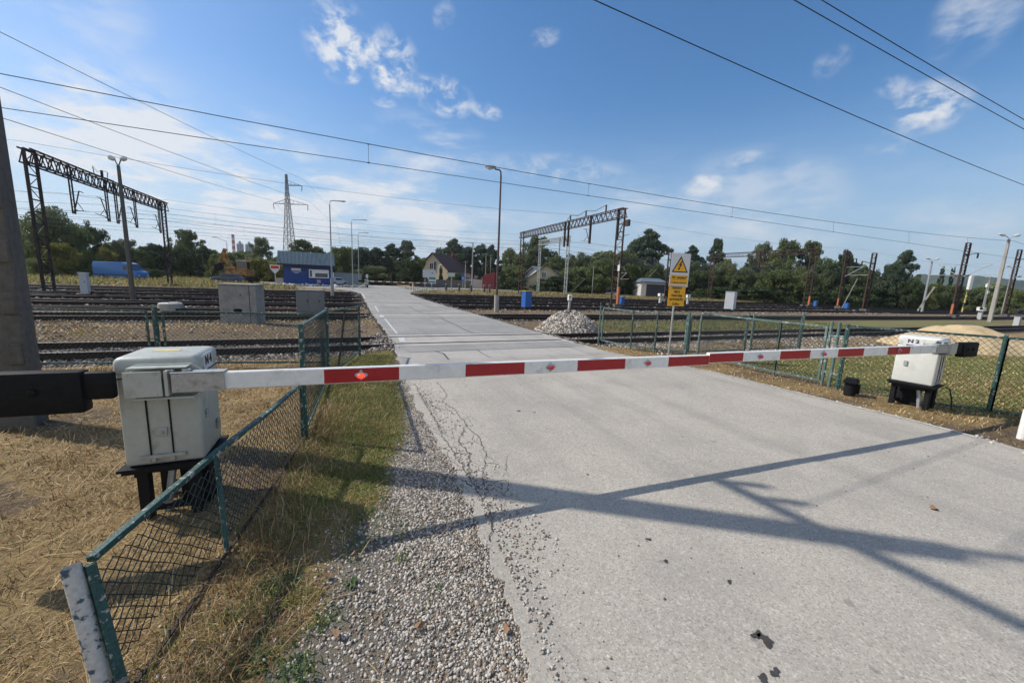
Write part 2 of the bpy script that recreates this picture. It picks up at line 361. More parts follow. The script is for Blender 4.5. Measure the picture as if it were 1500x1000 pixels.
fc = np.stack([idx[:-1,:-1].ravel(), idx[:-1,1:].ravel(), idx[1:,1:].ravel(), idx[1:,:-1].ravel()], 1)
def zone_green(x, y):
    st = sst(-.75,-.35,x)*sst(1.3,.9,x)*sst(2.6,3.8,y)*sst(11.5,9.5,y)*(.45+.5*fbm(x,y,1.1,9))
    rf = sst(9.8,10.6,x)*sst(9,7,y)*sst(1.5,3.5,y+.15*(x-10))*(.25+.9*fbm(x,y,.5,12))
    nm = sst(9,12,x)*sst(7,14,x)*sst(14.3,15.3,y)*sst(19.7,18.5,y)*(.2+.7*fbm(x,y,.6,31))
    mg = sst(.4,.2,x)*sst(-.9,-.5,x)*sst(3.2,1.5,y)*(.15+.6*fbm(x,y,2,21))
    far = sst(56,64,y)*.55*fbm(x,y,.05,8)
    return np.clip(st+rf+nm+mg+far, 0, 1)
def zone_stone(x, y):
    z = gravel_mask(x, y)
    for i, t in enumerate(TRACKS): z = np.maximum(z, sst(1.9 if i else 1.75, 1.3, np.abs(y-t)))
    z = np.maximum(z, .75*sst(25.5,27,y)*sst(52,49.5,y))
    z = np.maximum(z, .8*sst(8,11,x)*sst(7.4,8.6,y)*sst(12,11,y)*fbm(x,y,1.2,44))
    return np.clip(z, 0, 1)
def zone_dirt(x, y):
    d = sst(13.6,14.4,y)*sst(26.5,25.5,y)*(.8+.2*fbm(x,y,1,3)); d = np.maximum(d, sst(48.5,50,y)*sst(66,54,y)*.75*(np.abs(x)<400))
    d = np.maximum(d, .7*sst(7.2,8.2,x)*sst(.8,1.4,y)*sst(11.5,9,y)*fbm(x,y,1.5,17)*1.3)
    d = np.maximum(d, .6*sst(-.2,.4,x)*sst(1.2,.9,x)*(y < 11)*fbm(x,y,2.0,18)*1.3)
    bare = sst(.56,.68,fbm(x,y,.9,77))*(y < 10)*.8
    return np.clip(np.maximum(d, bare), 0, 1)
gr = np_mesh('ground', np.stack([X.ravel(), Y.ravel(), Z.ravel()], 1), fc, [], smooth=True); tag(gr, kind='structure', label='dry grass and dirt ground around the crossing')
ca = gr.data.color_attributes.new('zone', 'FLOAT_COLOR', 'POINT')
cols = np.stack([zone_green(X,Y).ravel(), zone_stone(X,Y).ravel(), zone_dirt(X,Y).ravel(), np.ones(X.size)], 1).astype(np.float32)
ca.data.foreach_set('color', cols.ravel())
def ground_material():
    m = bpy.data.materials.new('ground_surface'); m.use_nodes = True; t = m.node_tree; b = t.nodes['Principled BSDF']; b.inputs['Roughness'].default_value = .95; b.inputs['Specular IOR Level'].default_value = .15
    ge = t.nodes.new('ShaderNodeNewGeometry'); P_ = ge.outputs['Position']
    def noise(s, d=6, rough=.6):
        n = t.nodes.new('ShaderNodeTexNoise'); n.inputs['Scale'].default_value = s; n.inputs['Detail'].default_value = d; n.inputs['Roughness'].default_value = rough; t.links.new(P_, n.inputs['Vector']); return n.outputs['Fac']
    def ramp(v, lo, hi, c1, c2):
        r = t.nodes.new('ShaderNodeMapRange'); r.inputs[1].default_value = lo; r.inputs[2].default_value = hi; t.links.new(v, r.inputs[0])
        x = t.nodes.new('ShaderNodeMix'); x.data_type = 'RGBA'; t.links.new(r.outputs[0], x.inputs[0])
        for i, c in ((6, c1), (7, c2)):
            if isinstance(c, tuple): x.inputs[i].default_value = (*c, 1)
            else: t.links.new(c, x.inputs[i])
        return x.outputs[2]
    def mx(f, a, c):
        x = t.nodes.new('ShaderNodeMix'); x.data_type = 'RGBA'; t.links.new(f, x.inputs[0]); t.links.new(a, x.inputs[6]); t.links.new(c, x.inputs[7]); return x.outputs[2]
    at = t.nodes.new('ShaderNodeAttribute'); at.attribute_name = 'zone'; sp_ = t.nodes.new('ShaderNodeSeparateColor'); t.links.new(at.outputs['Color'], sp_.inputs[0])
    fine = noise(38, 8, .75); med = noise(3.2, 6)
    straw = ramp(fine, .38, .70, ramp(med, .38, .62, (.12,.08,.042), (.26,.175,.08)), (.52,.38,.18))
    green = ramp(fine, .38, .66, (.11,.13,.04), ramp(med, .4, .6, (.24,.27,.08), (.30,.27,.10)))
    vo = t.nodes.new('ShaderNodeTexVoronoi'); vo.inputs['Scale'].default_value = 22; t.links.new(P_, vo.inputs['Vector'])
    stone = ramp(vo.outputs['Distance'], .25, .62, ramp(med, .4, .6, (.15,.12,.095), (.09,.07,.055)), (.02,.016,.013))
    dirt = ramp(noise(14, 8, .7), .36, .66, ramp(med, .4, .6, (.10,.066,.042), (.135,.095,.06)), (.25,.19,.12))
    def brk(v, k=.25):   # break the zone border up with noise
        a = t.nodes.new('ShaderNodeMath'); a.operation = 'MULTIPLY_ADD'; t.links.new(noise(9, 5), a.inputs[0]); a.inputs[1].default_value = k*2; t.links.new(v, a.inputs[2])
        r = t.nodes.new('ShaderNodeMapRange'); r.inputs[1].default_value = .35+k; r.inputs[2].default_value = .65+k; t.links.new(a.outputs[0], r.inputs[0]); return r.outputs[0]
    sxg = t.nodes.new('ShaderNodeSeparateXYZ'); t.links.new(P_, sxg.inputs[0]); rg = t.nodes.new('ShaderNodeMapRange'); rg.inputs[1].default_value = 9.5; rg.inputs[2].default_value = 10.5; t.links.new(sxg.outputs[1], rg.inputs[0])
    silt = ramp(fine, .3, .7, (.17,.145,.11), (.30,.265,.21)); stone = mx(rg.outputs[0], silt, stone)
    c = mx(brk(sp_.outputs[2]), straw, dirt); c = mx(brk(sp_.outputs[0]), c, green); c = mx(brk(sp_.outputs[1]), c, stone)
    t.links.new(c, b.inputs['Base Color'])
    ad = t.nodes.new('ShaderNodeMath'); ad.operation = 'ADD'; t.links.new(fine, ad.inputs[0]); t.links.new(noise(110, 4), ad.inputs[1])
    bp = t.nodes.new('ShaderNodeBump'); bp.inputs['Strength'].default_value = .9; bp.inputs['Distance'].default_value = .03; t.links.new(ad.outputs[0], bp.inputs['Height']); t.links.new(bp.outputs[0], b.inputs['Normal'])
    return m
gr.data.materials.append(ground_material())

def asphalt(name, c1, c2, crack=True):
    m = bpy.data.materials.new(name); m.use_nodes = True; t = m.node_tree; b = t.nodes['Principled BSDF']; b.inputs['Roughness'].default_value = .82; b.inputs['Specular IOR Level'].default_value = .35
    ge = t.nodes.new('ShaderNodeNewGeometry'); P_ = ge.outputs['Position']
    def noise(s, d=5, rough=.6, src=P_):
        n = t.nodes.new('ShaderNodeTexNoise'); n.inputs['Scale'].default_value = s; n.inputs['Detail'].default_value = d; n.inputs['Roughness'].default_value = rough; t.links.new(src, n.inputs['Vector']); return n
    def mr(v, lo, hi, a=0., c=1.):
        r = t.nodes.new('ShaderNodeMapRange'); r.inputs[1].default_value = lo; r.inputs[2].default_value = hi; r.inputs[3].default_value = a; r.inputs[4].default_value = c; t.links.new(v, r.inputs[0]); return r.outputs[0]
    def mx(f, a, c):
        x = t.nodes.new('ShaderNodeMix'); x.data_type = 'RGBA'; t.links.new(f, x.inputs[0])
        for i, k in ((6, a), (7, c)):
            if isinstance(k, tuple): x.inputs[i].default_value = (*k, 1)
            else: t.links.new(k, x.inputs[i])
        return x.outputs[2]
    base = mx(mr(noise(.55, 4).outputs['Fac'], .35, .65), c1, c2)
    vo = t.nodes.new('ShaderNodeTexVoronoi'); vo.inputs['Scale'].default_value = 110; t.links.new(P_, vo.inputs['Vector'])     # aggregate
    sc_ = t.nodes.new('ShaderNodeSeparateColor'); t.links.new(vo.outputs['Color'], sc_.inputs[0])
    base = mx(mr(sc_.outputs[0], .76, .95, 0, .5), base, (.68,.65,.59))
    base = mx(mr(sc_.outputs[1], .74, .97, 0, .5), base, (.12,.11,.10))
    vo2 = t.nodes.new('ShaderNodeTexVoronoi'); vo2.inputs['Scale'].default_value = 48; t.links.new(P_, vo2.inputs['Vector']); s2_ = t.nodes.new('ShaderNodeSeparateColor'); t.links.new(vo2.outputs['Color'], s2_.inputs[0])
    base = mx(mr(s2_.outputs[0], .86, .98, 0, .2), base, (.13,.12,.11)); base = mx(mr(s2_.outputs[1], .92, .99, 0, .3), base, (.7,.68,.62))
    base = mx(mr(noise(.9, 6, .7).outputs['Fac'], .48, .66, 0, .35), base, (.27,.25,.22))
    base = mx(mr(noise(60, 4, .8).outputs['Fac'], .3, .7, .25, 0), base, (.13,.125,.12))
    mp = t.nodes.new('ShaderNodeMapping'); mp.inputs['Scale'].default_value = (1.6, .12, 1); t.links.new(P_, mp.inputs[0])
    base = mx(mr(noise(1.0, 4, .55, mp.outputs[0]).outputs['Fac'], .50, .72, 0, .38), base, (.19,.18,.165))                     # wheel-worn lanes
    base = mx(mr(noise(5.5, 3, .4).outputs['Fac'], .72, .76, 0, .35), base, (.07,.065,.06))                                      # small stains
    h = mr(noise(130, 3).outputs['Fac'], 0, 1)
    if crack:
        nd = noise(1.4, 4); va = t.nodes.new('ShaderNodeVectorMath'); va.operation = 'MULTIPLY_ADD'; t.links.new(nd.outputs['Color'], va.inputs[0]); va.inputs[1].default_value = (.5,.5,0); t.links.new(P_, va.inputs[2])
        mp2 = t.nodes.new('ShaderNodeMapping'); mp2.inputs['Scale'].default_value = (1.5, .7, 0); t.links.new(va.outputs[0], mp2.inputs[0])
        vc = t.nodes.new('ShaderNodeTexVoronoi'); vc.feature = 'DISTANCE_TO_EDGE'; vc.inputs['Scale'].default_value = 3.4; t.links.new(mp2.outputs[0], vc.inputs['Vector'])
        sx = t.nodes.new('ShaderNodeSeparateXYZ'); t.links.new(P_, sx.inputs[0])
        near = mr(sx.outputs[0], 1.45, 1.75, 1, 0)
        ny = mr(sx.outputs[1], 7.0, 8.2, 1, 0)
        ny2 = mr(sx.outputs[1], 2.6, 3.3, 0, 1)
        line = mr(vc.outputs['Distance'], .006, .016, 1, 0)
        for q in (near, ny, ny2, mr(noise(2.1, 3).outputs['Fac'], .42, .5)):
            a = t.nodes.new('ShaderNodeMath'); a.operation = 'MULTIPLY'; t.links.new(line, a.inputs[0]); t.links.new(q, a.inputs[1]); line = a.outputs[0]
        base = mx(line, base, (.045,.04,.035))
    t.links.new(base, b.inputs['Base Color'])
    bp = t.nodes.new('ShaderNodeBump'); bp.inputs['Strength'].default_value = .5; bp.inputs['Distance'].default_value = .006; t.links.new(h, bp.inputs['Height']); t.links.new(bp.outputs[0], b.inputs['Normal'])
    return m
def strip_mesh(name, y0, y1, m, z=0.0, inset=0.0, step=.12, wob=.05, thick=.05, lx=None, rx=None, kind='structure', label=None):
    ys = np.arange(y0, y1+1e-6, step if y1 < 30 else .5); vs = []; fs = []
    for i, y in enumerate(ys):
        l = (edge(LEFT_EDGE, y) if lx is None else lx)+inset; r = (edge(RIGHT_EDGE, y) if rx is None else rx)-inset
        l += wob*(fbm([y],[3.],3.0,1)[0]-.5)*3+wob*(vnoise([y],[5.],11.,1)[0]-.5)*1.4; r += wob*(fbm([y],[9.],3.0,2)[0]-.5)*2
        vs += [(l-.02, y, z-thick), (l, y, z), (r, y, z), (r+.02, y, z-thick)]
        if i:
            a = (i-1)*4; b = i*4
            for k in range(3): fs.append((a+k, a+k+1, b+k+1, b+k))
    mb = MB(); mb.add(vs, fs); o = build(name, mb, m); tag(o, kind=kind, label=label); return o
asp_near = asphalt('pale_worn_asphalt', (.47,.42,.345), (.395,.355,.295))
asp_mid = asphalt('grey_asphalt', (.225,.218,.205), (.34,.325,.30), False)
conc_slab = asphalt('crossing_concrete', (.48,.44,.385), (.40,.37,.33), False)
strip_mesh('road', -8, 10.0, asp_near, 0.0, step=.05, label='pale worn asphalt road leading over the level crossing')
strip_mesh('road', 10.0, 69.0, asp_mid, -.001, label='grey asphalt road between and beyond the tracks')
for i, ty in enumerate(TRACKS):
    strip_mesh('crossing_slab', ty-1.15 if i == 0 else ty-1.3, ty+1.2, conc_slab, .004, inset=.06, wob=.02, thick=.01, label='pale concrete slab around the rails in the road')
strip_mesh('crossing_slab', 9.1, 10.35, conc_slab, .004, inset=.04, wob=.02, thick=.01)
# parallel road beyond the yard
mb = MB(); mb.bx(-70, 260, 76, 83.5, -.2, .012); tag(build('far_road', mb, asphalt('far_asphalt', (.42,.41,.39), (.36,.35,.33), False)), kind='structure', label='pale road running behind the tracks')
mb = MB(); mb.bx(-9, 17, 67, 76.5, -.2, .008); tag(build('junction', mb, asp_mid), kind='structure', label='road junction beyond the crossing')
# painted markings (worn)
mark = mat('worn_road_paint', (.62,.61,.57), .7, scale=14, col2=(.36,.35,.33), lo=.42, hi=.6)
def marking(pts, w, z=.009, label='worn white edge line'):
    mb = MB(); vs = []
    for i, p in enumerate(pts):
        q = pts[min(i+1,len(pts)-1)]; o = pts[max(i-1,0)]; d = Vector((q[0]-o[0], q[1]-o[1], 0)).normalized(); n = Vector((-d.y, d.x, 0))*w/2
        k = .75+.5*random.random()
        vs += [(p[0]-n.x*k, p[1]-n.y*k, z), (p[0]+n.x*k, p[1]+n.y*k, z)]
    mb.add(vs, [(2*i, 2*i+1, 2*i+3, 2*i+2) for i in range(len(pts)-1)]); tag(build('road_marking', mb, mark), kind='structure', label=label)
marking([(edge(RIGHT_EDGE,y)-.07+.02*random.random(), y) for y in np.arange(2.2, 10.8, .15)], .07)
marking([(edge(RIGHT_EDGE,y)-.08, y) for y in np.arange(11.0, 13.8, .3)], .10)
marking([(edge(RIGHT_EDGE,y)-.1, y) for y in np.arange(17, 27, .5)], .06)
marking([(1.55, 12.0), (1.62, 12.95)], .22, .013, 'short white painted block by the left edge of the crossing')
marking([(1.6, 13.8), (1.62, 18.9)], .08); marking([(1.55, 19.5), (1.6, 20.6)], .2, .013); marking([(1.6, 22.5),(1.7, 27)], .08)
marking([(edge(LEFT_EDGE,y)+.12, y) for y in np.arange(36, 52, 1.)], .12)
tar = mat('tar_seam', (.05,.048,.045), .6, var=.3)
def seam(pts, w, lab='dark tar-filled joint between road slabs'):
    mb = MB(); vs = []
    for i, p in enumerate(pts):
        q = pts[min(i+1,len(pts)-1)]; o = pts[max(i-1,0)]; d = Vector((q[0]-o[0], q[1]-o[1], 0)).normalized(); n = Vector((-d.y, d.x, 0))*w/2*(.6+.8*random.random()); vs += [(p[0]-n.x, p[1]-n.y, .0095), (p[0]+n.x, p[1]+n.y, .0095)]
    mb.add(vs, [(2*i, 2*i+1, 2*i+3, 2*i+2) for i in range(len(pts)-1)]); tag(build('road_seam', mb, tar), kind='structure', label=lab)
for y_ in (10.37, 13.72, 19.48, 22.1): seam([(x+.0, y_+.012*math.sin(x*3)) for x in np.arange(1.5, 7.0, .35)], .022)
seam([(4.35+.03*math.sin(y*2), y) for y in np.arange(13.8, 19.4, .3)], .03); seam([(3.9+.04*math.sin(y*2), y) for y in np.arange(22.2, 27, .4)], .04); seam([(2.2, 10.4), (2.35, 10.0), (2.3, 9.2)], .05)
seam([(3.4+.02*math.sin(y*5), y) for y in np.arange(9.2, 10.4, .2)], .02)
def crack(pp, w=.007):
    q = [g(a_, b_) for a_, b_ in pp]; out = []
    for u, v in zip(q, q[1:]):
        n = max(3, int((v-u).length/.05))
        for k in range(n): t_ = k/n; out.append((u.x+(v.x-u.x)*t_+random.uniform(-.018,.018), u.y+(v.y-u.y)*t_+random.uniform(-.012,.012)))
    seam(out, w, 'thin branching crack in the asphalt near its left edge')
crack([(607,562),(622,590),(640,618),(648,640),(668,668),(688,700),(712,735)]); crack([(648,588),(668,602),(682,622),(700,640),(712,668),(706,700),(716,728)]); crack([(622,590),(645,600),(668,602)], .008); crack([(682,622),(672,645),(688,668),(688,700)], .008); crack([(640,560),(655,578),(648,588)], .008); crack([(712,735),(722,765),(716,800)], .009)
# oil stains and patches on the near road
stain_m = mat('oil_stain', (.055,.048,.042), .6, var=.2)
for px, py, s in [(1108,930,.05),(1122,938,.07),(1135,985,.045),(1118,995,.05),(950,790,.03),(975,822,.03),(1068,852,.03),(861,695,.02),(760,602,.04),(783,604,.03),(1000,640,.02)]:
    c = g(px, py); n = 30; mb = MB(); ring = []; ph_ = [random.uniform(0,6.28) for _ in range(4)]
    for k in range(n):
        a = 2*math.pi*k/n; r = s*.55*(1+.35*math.sin(2*a+ph_[0])+.22*math.sin(3*a+ph_[1])+.14*math.sin(5*a+ph_[2])+.09*math.sin(9*a+ph_[3])); ring.append((c.x+r*math.cos(a)*1.1, c.y+r*math.sin(a)*.8, .006))
    mb.add(ring, [tuple(range(n))]); tag(build('road_stain', mb, stain_m), kind='structure', label='small dark oil stain on the pale asphalt')
# hills on the right horizon
hv = []; hf = []; K = 250
for i in range(K):
    px = 1180+i*3.2; d = 1700; ry = float(np.interp(px, [1180,1290,1338,1406,1447,1500,1650,2000], [432,412,400.6,400.6,404,411,418,430]))+1.8*float(vnoise([px],[0],.09,3)[0])+1.3*float(vnoise([px],[0],.45,8)[0])
    p = at_dist(min(px,1560), hor(min(px,1560)), d); p = Vector((p.x, p.y, 0)) if px <= 1560 else Matrix.Rotation(-(px-1560)*.0011, 3, 'Z') @ Vector((p.x, p.y, 0)); h = max(10, top_z(min(px,1500), min(ry,430), d))
    hv += [(p.x*.93, p.y*.93, -3), (p.x, p.y, h), (p.x*1.25, p.y*1.25, h*.7), (p.x*1.3, p.y*1.3, -3)]
    if i:
        a = (i-1)*4; b = i*4; hf += [(a,b,b+1,a+1),(a+1,b+1,b+2,a+2),(a+2,b+2,b+3,a+3)]
mb = MB(); mb.add(hv, hf); tag(build('hills', mb, mat('wooded_hill', (.05,.075,.035), .95, scale=.018, col2=(.012,.028,.018), lo=.4, hi=.6, bump=1, bscale=.08), smooth=True), kind='structure', label='low wooded hills on the horizon')

# ---------------------------------------------------------------- railway tracks
def rail_profile(y, z0=-.215, z1=.008):
    return [(y-.07,z0),(y+.07,z0),(y+.07,z0+.012),(y+.012,z0+.03),(y+.012,z1-.04),(y+.036,z1-.028),(y+.036,z1-.004),(y+.03,z1),(y-.03,z1),(y-.036,z1-.004),(y-.036,z1-.028),(y-.012,z1-.04),(y-.012,z0+.03),(y-.07,z0+.012)]
words = ['nearest', 'second', 'third', 'fourth', 'fifth', 'sixth', 'farthest']
for i, ty in enumerate(TRACKS):
    t = thing('railway_track', f'{words[i]} railway track across the road, counted from the barrier' if i else 'nearest railway track across the road, just behind the barrier', 'railway track', (4, ty, 0), 0, 'parallel railway tracks')
    for s in (-1, 1):
        mb = MB(); pr_ = rail_profile(s*.7525); n = len(pr_); x0, x1 = -110, 240
        mb.add([(x0, a, b) for a, b in pr_]+[(x1, a, b) for a, b in pr_], [])
        for k in range(n):
            mb.cur = 1 if k in (6, 7, 8) else 0
            mb.f.append((k, (k+1) % n, n+(k+1) % n, n+k)); mb.mi.append(mb.cur)
        build('rail', mb, [rail_side, rail_top], t)
        mb = MB(); l = edge(LEFT_EDGE, ty)-4; r = edge(RIGHT_EDGE, ty)-4; y_ = s*.7525-s*.075
        mb.bx(l, r, y_-.06, y_+.06, .0045, .0075); build('flangeway', mb, black_iron, t)
    if i < 2:
        proto = None
        for k in range(46):
            x = -20+k*.72
            if edge(LEFT_EDGE, ty)-.4 < x+4 < edge(RIGHT_EDGE, ty)+.4: continue
            if proto is None:
                mb = MB(); mb.box((0,0,-.265), (.26,2.6,.12)); proto = build('sleeper', mb, sleeper_m, t, bevel=.02, seg=1); proto.location.x = x
            else:
                c = proto.copy(); COL.objects.link(c); c.parent = t; c.location.x = x
# set of points and dark point rods far left
mb = MB()
for k in range(5): mb.beam((-40+k*2, 24.6+.25*k, -.10), (2-k*1.1, 24.6+.25*k-.4, -.10), .07, .1)
tag(build('spare_rail', mb, rail_side), label='rusty spare rails lying between the second and third tracks', cat='rail stack')

# ---------------------------------------------------------------- barrier drives and booms
def reflector(mb_parent, x, y, z, lit, d=-1):
    mb = MB(); mb.ell((x, y+d*.006, z), (.055, .008, .028), 14, 6); mb.ell((x, y+d*.004, z), (.02, .006, .05), 10, 6); build('reflector_plate', mb, zinc, mb_parent, smooth=True)
    mb = MB(); mb.ell((x, y+d*.02, z-.004), (.034, .022, .022), 14, 8)
    build('lamp', mb, lit_red if lit else dull_red, mb_parent, smooth=True)
lit_red = mat('lit_red_lamp', (.8,.03,.02), .3, emit=((1,.05,.03), 1.6))
dull_red = mat('red_lamp_lens', (.55,.02,.03), .2, coat=.5)
def barrier(name, label, base, rz, boom, cw_len=.75, text='N 4', number_side='end', first_white=True, lamps=(), z_b=1.075, h0=.140, h1=.128, cabinet=(.56,.5), mirror=False, cw_h=.30, side_first=.17, group=None, cab_off=(0,0), joint=None, cab_rz=0.0):
    """local frame: the boom runs along +x (mirror: -x) from the pivot at the origin, the cabinet stands behind it (+y)"""
    m = -1 if mirror else 1
    t = thing(name, label, 'barrier', base, rz, group)
    cx, cy = -.02*m+cab_off[0], .15+cabinet[1]/2+cab_off[1]
    w, d = cabinet
    # housing: lower body and rounded lid
    mb = MB(); mb.box((cx, cy, .44+.40), (w, d, .80), cab_rz)
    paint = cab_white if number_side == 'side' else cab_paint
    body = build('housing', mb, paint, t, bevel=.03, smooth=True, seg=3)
    mb = MB(); c_, s_ = math.cos(cab_rz), math.sin(cab_rz)
    def loc(x, y, z): return (cx+x*c_-y*s_, cy+x*s_+y*c_, z)
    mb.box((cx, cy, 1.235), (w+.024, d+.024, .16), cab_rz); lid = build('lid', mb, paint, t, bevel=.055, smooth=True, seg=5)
    mb = MB(); mb.box((cx, cy, .425), (w+.08, d+.08, .022), cab_rz); mb.box((cx, cy, .40), (w+.04, d+.04, .03), cab_rz); build('base_plate', mb, black_iron, t)
    mb = MB()
    for sx in (-1, 1):
        for sy in (-1, 1):
            a = loc(sx*(w/2-.09), sy*(d/2-.05), .39); b = loc(sx*(w/2-.09), sy*(d/2-.05), -.12); mb.beam(a, b, .07, .07)
    mb.beam(loc(-.2,-.2,.06), loc(.2,-.2,.06), .04, .05); mb.beam(loc(-.2,.2,.06), loc(.2,.2,.06), .04, .05)
    mb.beam(loc(-.2,-.2,.36), loc(-.2,.2,.36), .05, .06); mb.beam(loc(.2,-.2,.36), loc(.2,.2,.36), .05, .06)
    mb.box(loc(.12,.06,.13), (.2,.26,.5), cab_rz)
    build('stand', mb, black_iron, t)
    mb = MB(); mb.tube([loc(-.02,-.05,.38), loc(-.04,-.09,.2), loc(-.07,-.13,-.08)], .028, 8); build('cable_duct', mb, zinc, t, smooth=True)
    mb = MB(); mb.box((cx, cy, 1.152), (w+.006, d+.006, .008), cab_rz); build('lid_seam', mb, black_iron, t)
    mb = MB()
    for q in (.62, 1.02): mb.box(loc(w/2+.012, .12, q), (.02,.05,.09), cab_rz)
    mb.box(loc(w/2+.01, -.14, .80), (.018,.035,.07), cab_rz); build('hinge', mb, zinc, t, bevel=.003, seg=1)
    mb = MB(); mb.box(loc(-w/2-.012, .12, .80), (.02,.05,.09), cab_rz); build('latch', mb, zinc, t, bevel=.003, seg=1)
    # front door seams, lock and handle
    fy = -d/2-.004
    mb = MB()
    for x in (-.085, .055): mb.box(loc(x, fy+.001, .80), (.009,.012,.66), cab_rz)
    build('door_seam', mb, black_iron, t)
    mb = MB(); mb.box(loc(-.015, fy-.004, .71), (.09,.01,.07), cab_rz); p = loc(0,fy-.014,.71); mb.ell(p, (.012,.012,.012), 8, 6)
    mb.box(loc(-.01, fy-.012, .515), (.30,.02,.026), cab_rz)
    for x in (-.07,.05): mb.box(loc(x, fy-.006, .50), (.03,.016,.06), cab_rz)
    build('door_handle', mb, zinc, t, bevel=.004)
    # pivot shaft + bracket plates
    mb = MB(); mb.tube([(cx, .10, z_b), (cx, cy-.1, z_b)], .05, 14); build('pivot_shaft', mb, zinc, t, smooth=True)
    mb = MB(); x0 = -.22*m
    plate = [(-.16,-.012,z_b-.10),(-.10,-.012,z_b-.13),(.24,-.012,z_b-.13),(.30,-.012,z_b-.06),(.30,-.012,z_b+.06),(.22,-.012,z_b+.125),(-.12,-.012,z_b+.125),(-.18,-.012,z_b+.08)]
    mb.prism([(x*m, y+.09, z) for x, y, z in plate], (0,.02,0))
    mb.box((.08*m, .035, z_b-.118), (.36,.11,.014)); mb.box((.04*m,.045,z_b+.112), (.36,.10,.008))
    mb.box((-.03*m, -.042, z_b+.0), (.22,.012,.19)); mb.box((.105*m, -.01, z_b+.0), (.022,.07,.19)); mb.box((-.03*m, .0, z_b+.0), (.19,.06,.17))
    for x in (-.11,.05):
        for z in (-.075,.075): mb.ell((x*m,-.05,z_b+z), (.007,.006,.007), 8, 4)
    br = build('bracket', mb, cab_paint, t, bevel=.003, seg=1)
    mb = MB(); mb.box((.30*m, -.036, z_b+.0), (.33,.012,h0+.005)); mb.box((.30*m, .036, z_b+.0), (.33,.012,h0+.005)); mb.box((.30*m, 0, z_b+h0/2+.008), (.34,.094,.006))
    for x in (.17,.43):
        for z in (-.05,.05): mb.ell((x*m,-.045,z_b+z), (.007,.006,.007), 8, 4)
    for x in (.12,.22): mb.box((x*m, .0, z_b+h0/2+.02), (.05,.03,.02))
    build('boom_clamp', mb, zinc, t, bevel=.002, seg=1)
    # counterweight arm
    mb = MB(); mb.bx(*sorted((-.20*m, -.42*m)), -.03, .03, z_b-.10, z_b+.10); mb.bx(*sorted((-.36*m, (-.36-cw_len)*m)), -.055, .055, z_b-cw_h/2-.035, z_b+cw_h/2-.035)
    cwt = build('counterweight', mb, black_iron, t, bevel=.02, smooth=True)
    for q in (.25,.6): mb = MB(); mb.ell(((-.36-cw_len*q)*m, -.06, z_b-.02), (.03,.02,.025), 8, 5); build('bolt', mb, black_iron, cwt)
    # boom: one mesh part whose red and white bands are materials
    seg = .607; edges = [.46]
    edges.append(.46+side_first)
    while edges[-1] < boom-.2: edges.append(edges[-1]+seg)
    edges[-1] = boom
    mb = MB(); col = 0 if first_white else 1
    for k in range(len(edges)-1):
        a, b = edges[k], edges[k+1]; ha = h0+(h1-h0)*(a/boom); hb = h0+(h1-h0)*(b/boom); y0 = .026
        ring = lambda X_, H_: [(X_*m,-y0+.008,z_b-H_/2),(X_*m,y0-.008,z_b-H_/2),(X_*m,y0,z_b-H_/2+.008),(X_*m,y0,z_b+H_/2-.008),(X_*m,y0-.008,z_b+H_/2),(X_*m,-y0+.008,z_b+H_/2),(X_*m,-y0,z_b+H_/2-.008),(X_*m,-y0,z_b-H_/2+.008)]
        mb.add(ring(a,ha)+ring(b,hb), [])
        o = len(mb.v)-16; 
        for q in range(8):
            mb.mi.append(0 if q in (0,1,3,4,5,7) else col)
            mb.f.append((o+q, o+(q+1)%8, o+8+(q+1)%8, o+8+q))
        if k == 0: mb.f.append(tuple(o+q for q in range(8))); mb.mi.append(0)
        if k == len(edges)-2: mb.f.append(tuple(o+8+q for q in range(8))[::-1]); mb.mi.append(0)
        col = 1-col
    bo = build('boom', mb, [white_paint, red_paint], t)
    if joint:
        for jx in joint:
            hj = h0+(h1-h0)*(jx/boom)
            mb = MB(); mb.box((jx*m, -.0275, z_b), (.60,.006,hj-.012)); 
            for q in (-.24,.0,.24):
                for z in (-.045,.045): mb.ell(((jx+q)*m,-.034,z_b+z), (.008,.005,.008), 8, 4)
            build('splice_plate', mb, white_paint, bo)
    for k, (lx, lit) in enumerate(lamps): reflector(bo, lx*m, -.028, z_b, lit)
    # number plate
    if text:
        if number_side == 'lid_end':      # on the face turned to the road (+x)
            mb = MB(); q = loc(w/2+.014, -.03, 1.235); mb.box(q, (.004,.22,.13), cab_rz); pl = build('number_plate', mb, sign_white, t)
            mtx = face_matrix(Vector(loc(w/2+.018, -.03, 1.24)), (-math.sin(cab_rz), math.cos(cab_rz), 0))
            lettering('lettering', text, .10, mtx, sign_black, pl, bold=.003)
        else:
            mb = MB(); q = loc(-w/2-.014, .07, 1.17); mb.box(q, (.004,.26,.19), cab_rz); pl = build('number_plate', mb, sign_white, t)
            mtx = face_matrix(Vector(loc(-w/2-.018, .07, 1.215)), (math.sin(cab_rz), -math.cos(cab_rz), 0))
            lettering('lettering', text, .085, mtx, sign_black, pl, bold=.003, width=.15)
            mtx = face_matrix(Vector(loc(-w/2-.018, .09, 1.115)), (math.sin(cab_rz), -math.cos(cab_rz), 0))
            lettering('lettering', 'PT', .085, mtx, sign_black, pl, bold=.003, width=.14)
    return t
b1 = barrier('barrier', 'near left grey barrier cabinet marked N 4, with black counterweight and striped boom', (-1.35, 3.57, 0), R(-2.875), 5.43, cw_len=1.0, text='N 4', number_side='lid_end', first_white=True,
    side_first=.70, lamps=[(1.45, True), (3.27, False), (4.50, False)], joint=(4.50,), group='level crossing barriers', z_b=1.145, cab_rz=R(2.875), cabinet=(.505,.49), cab_off=(-.015,0))
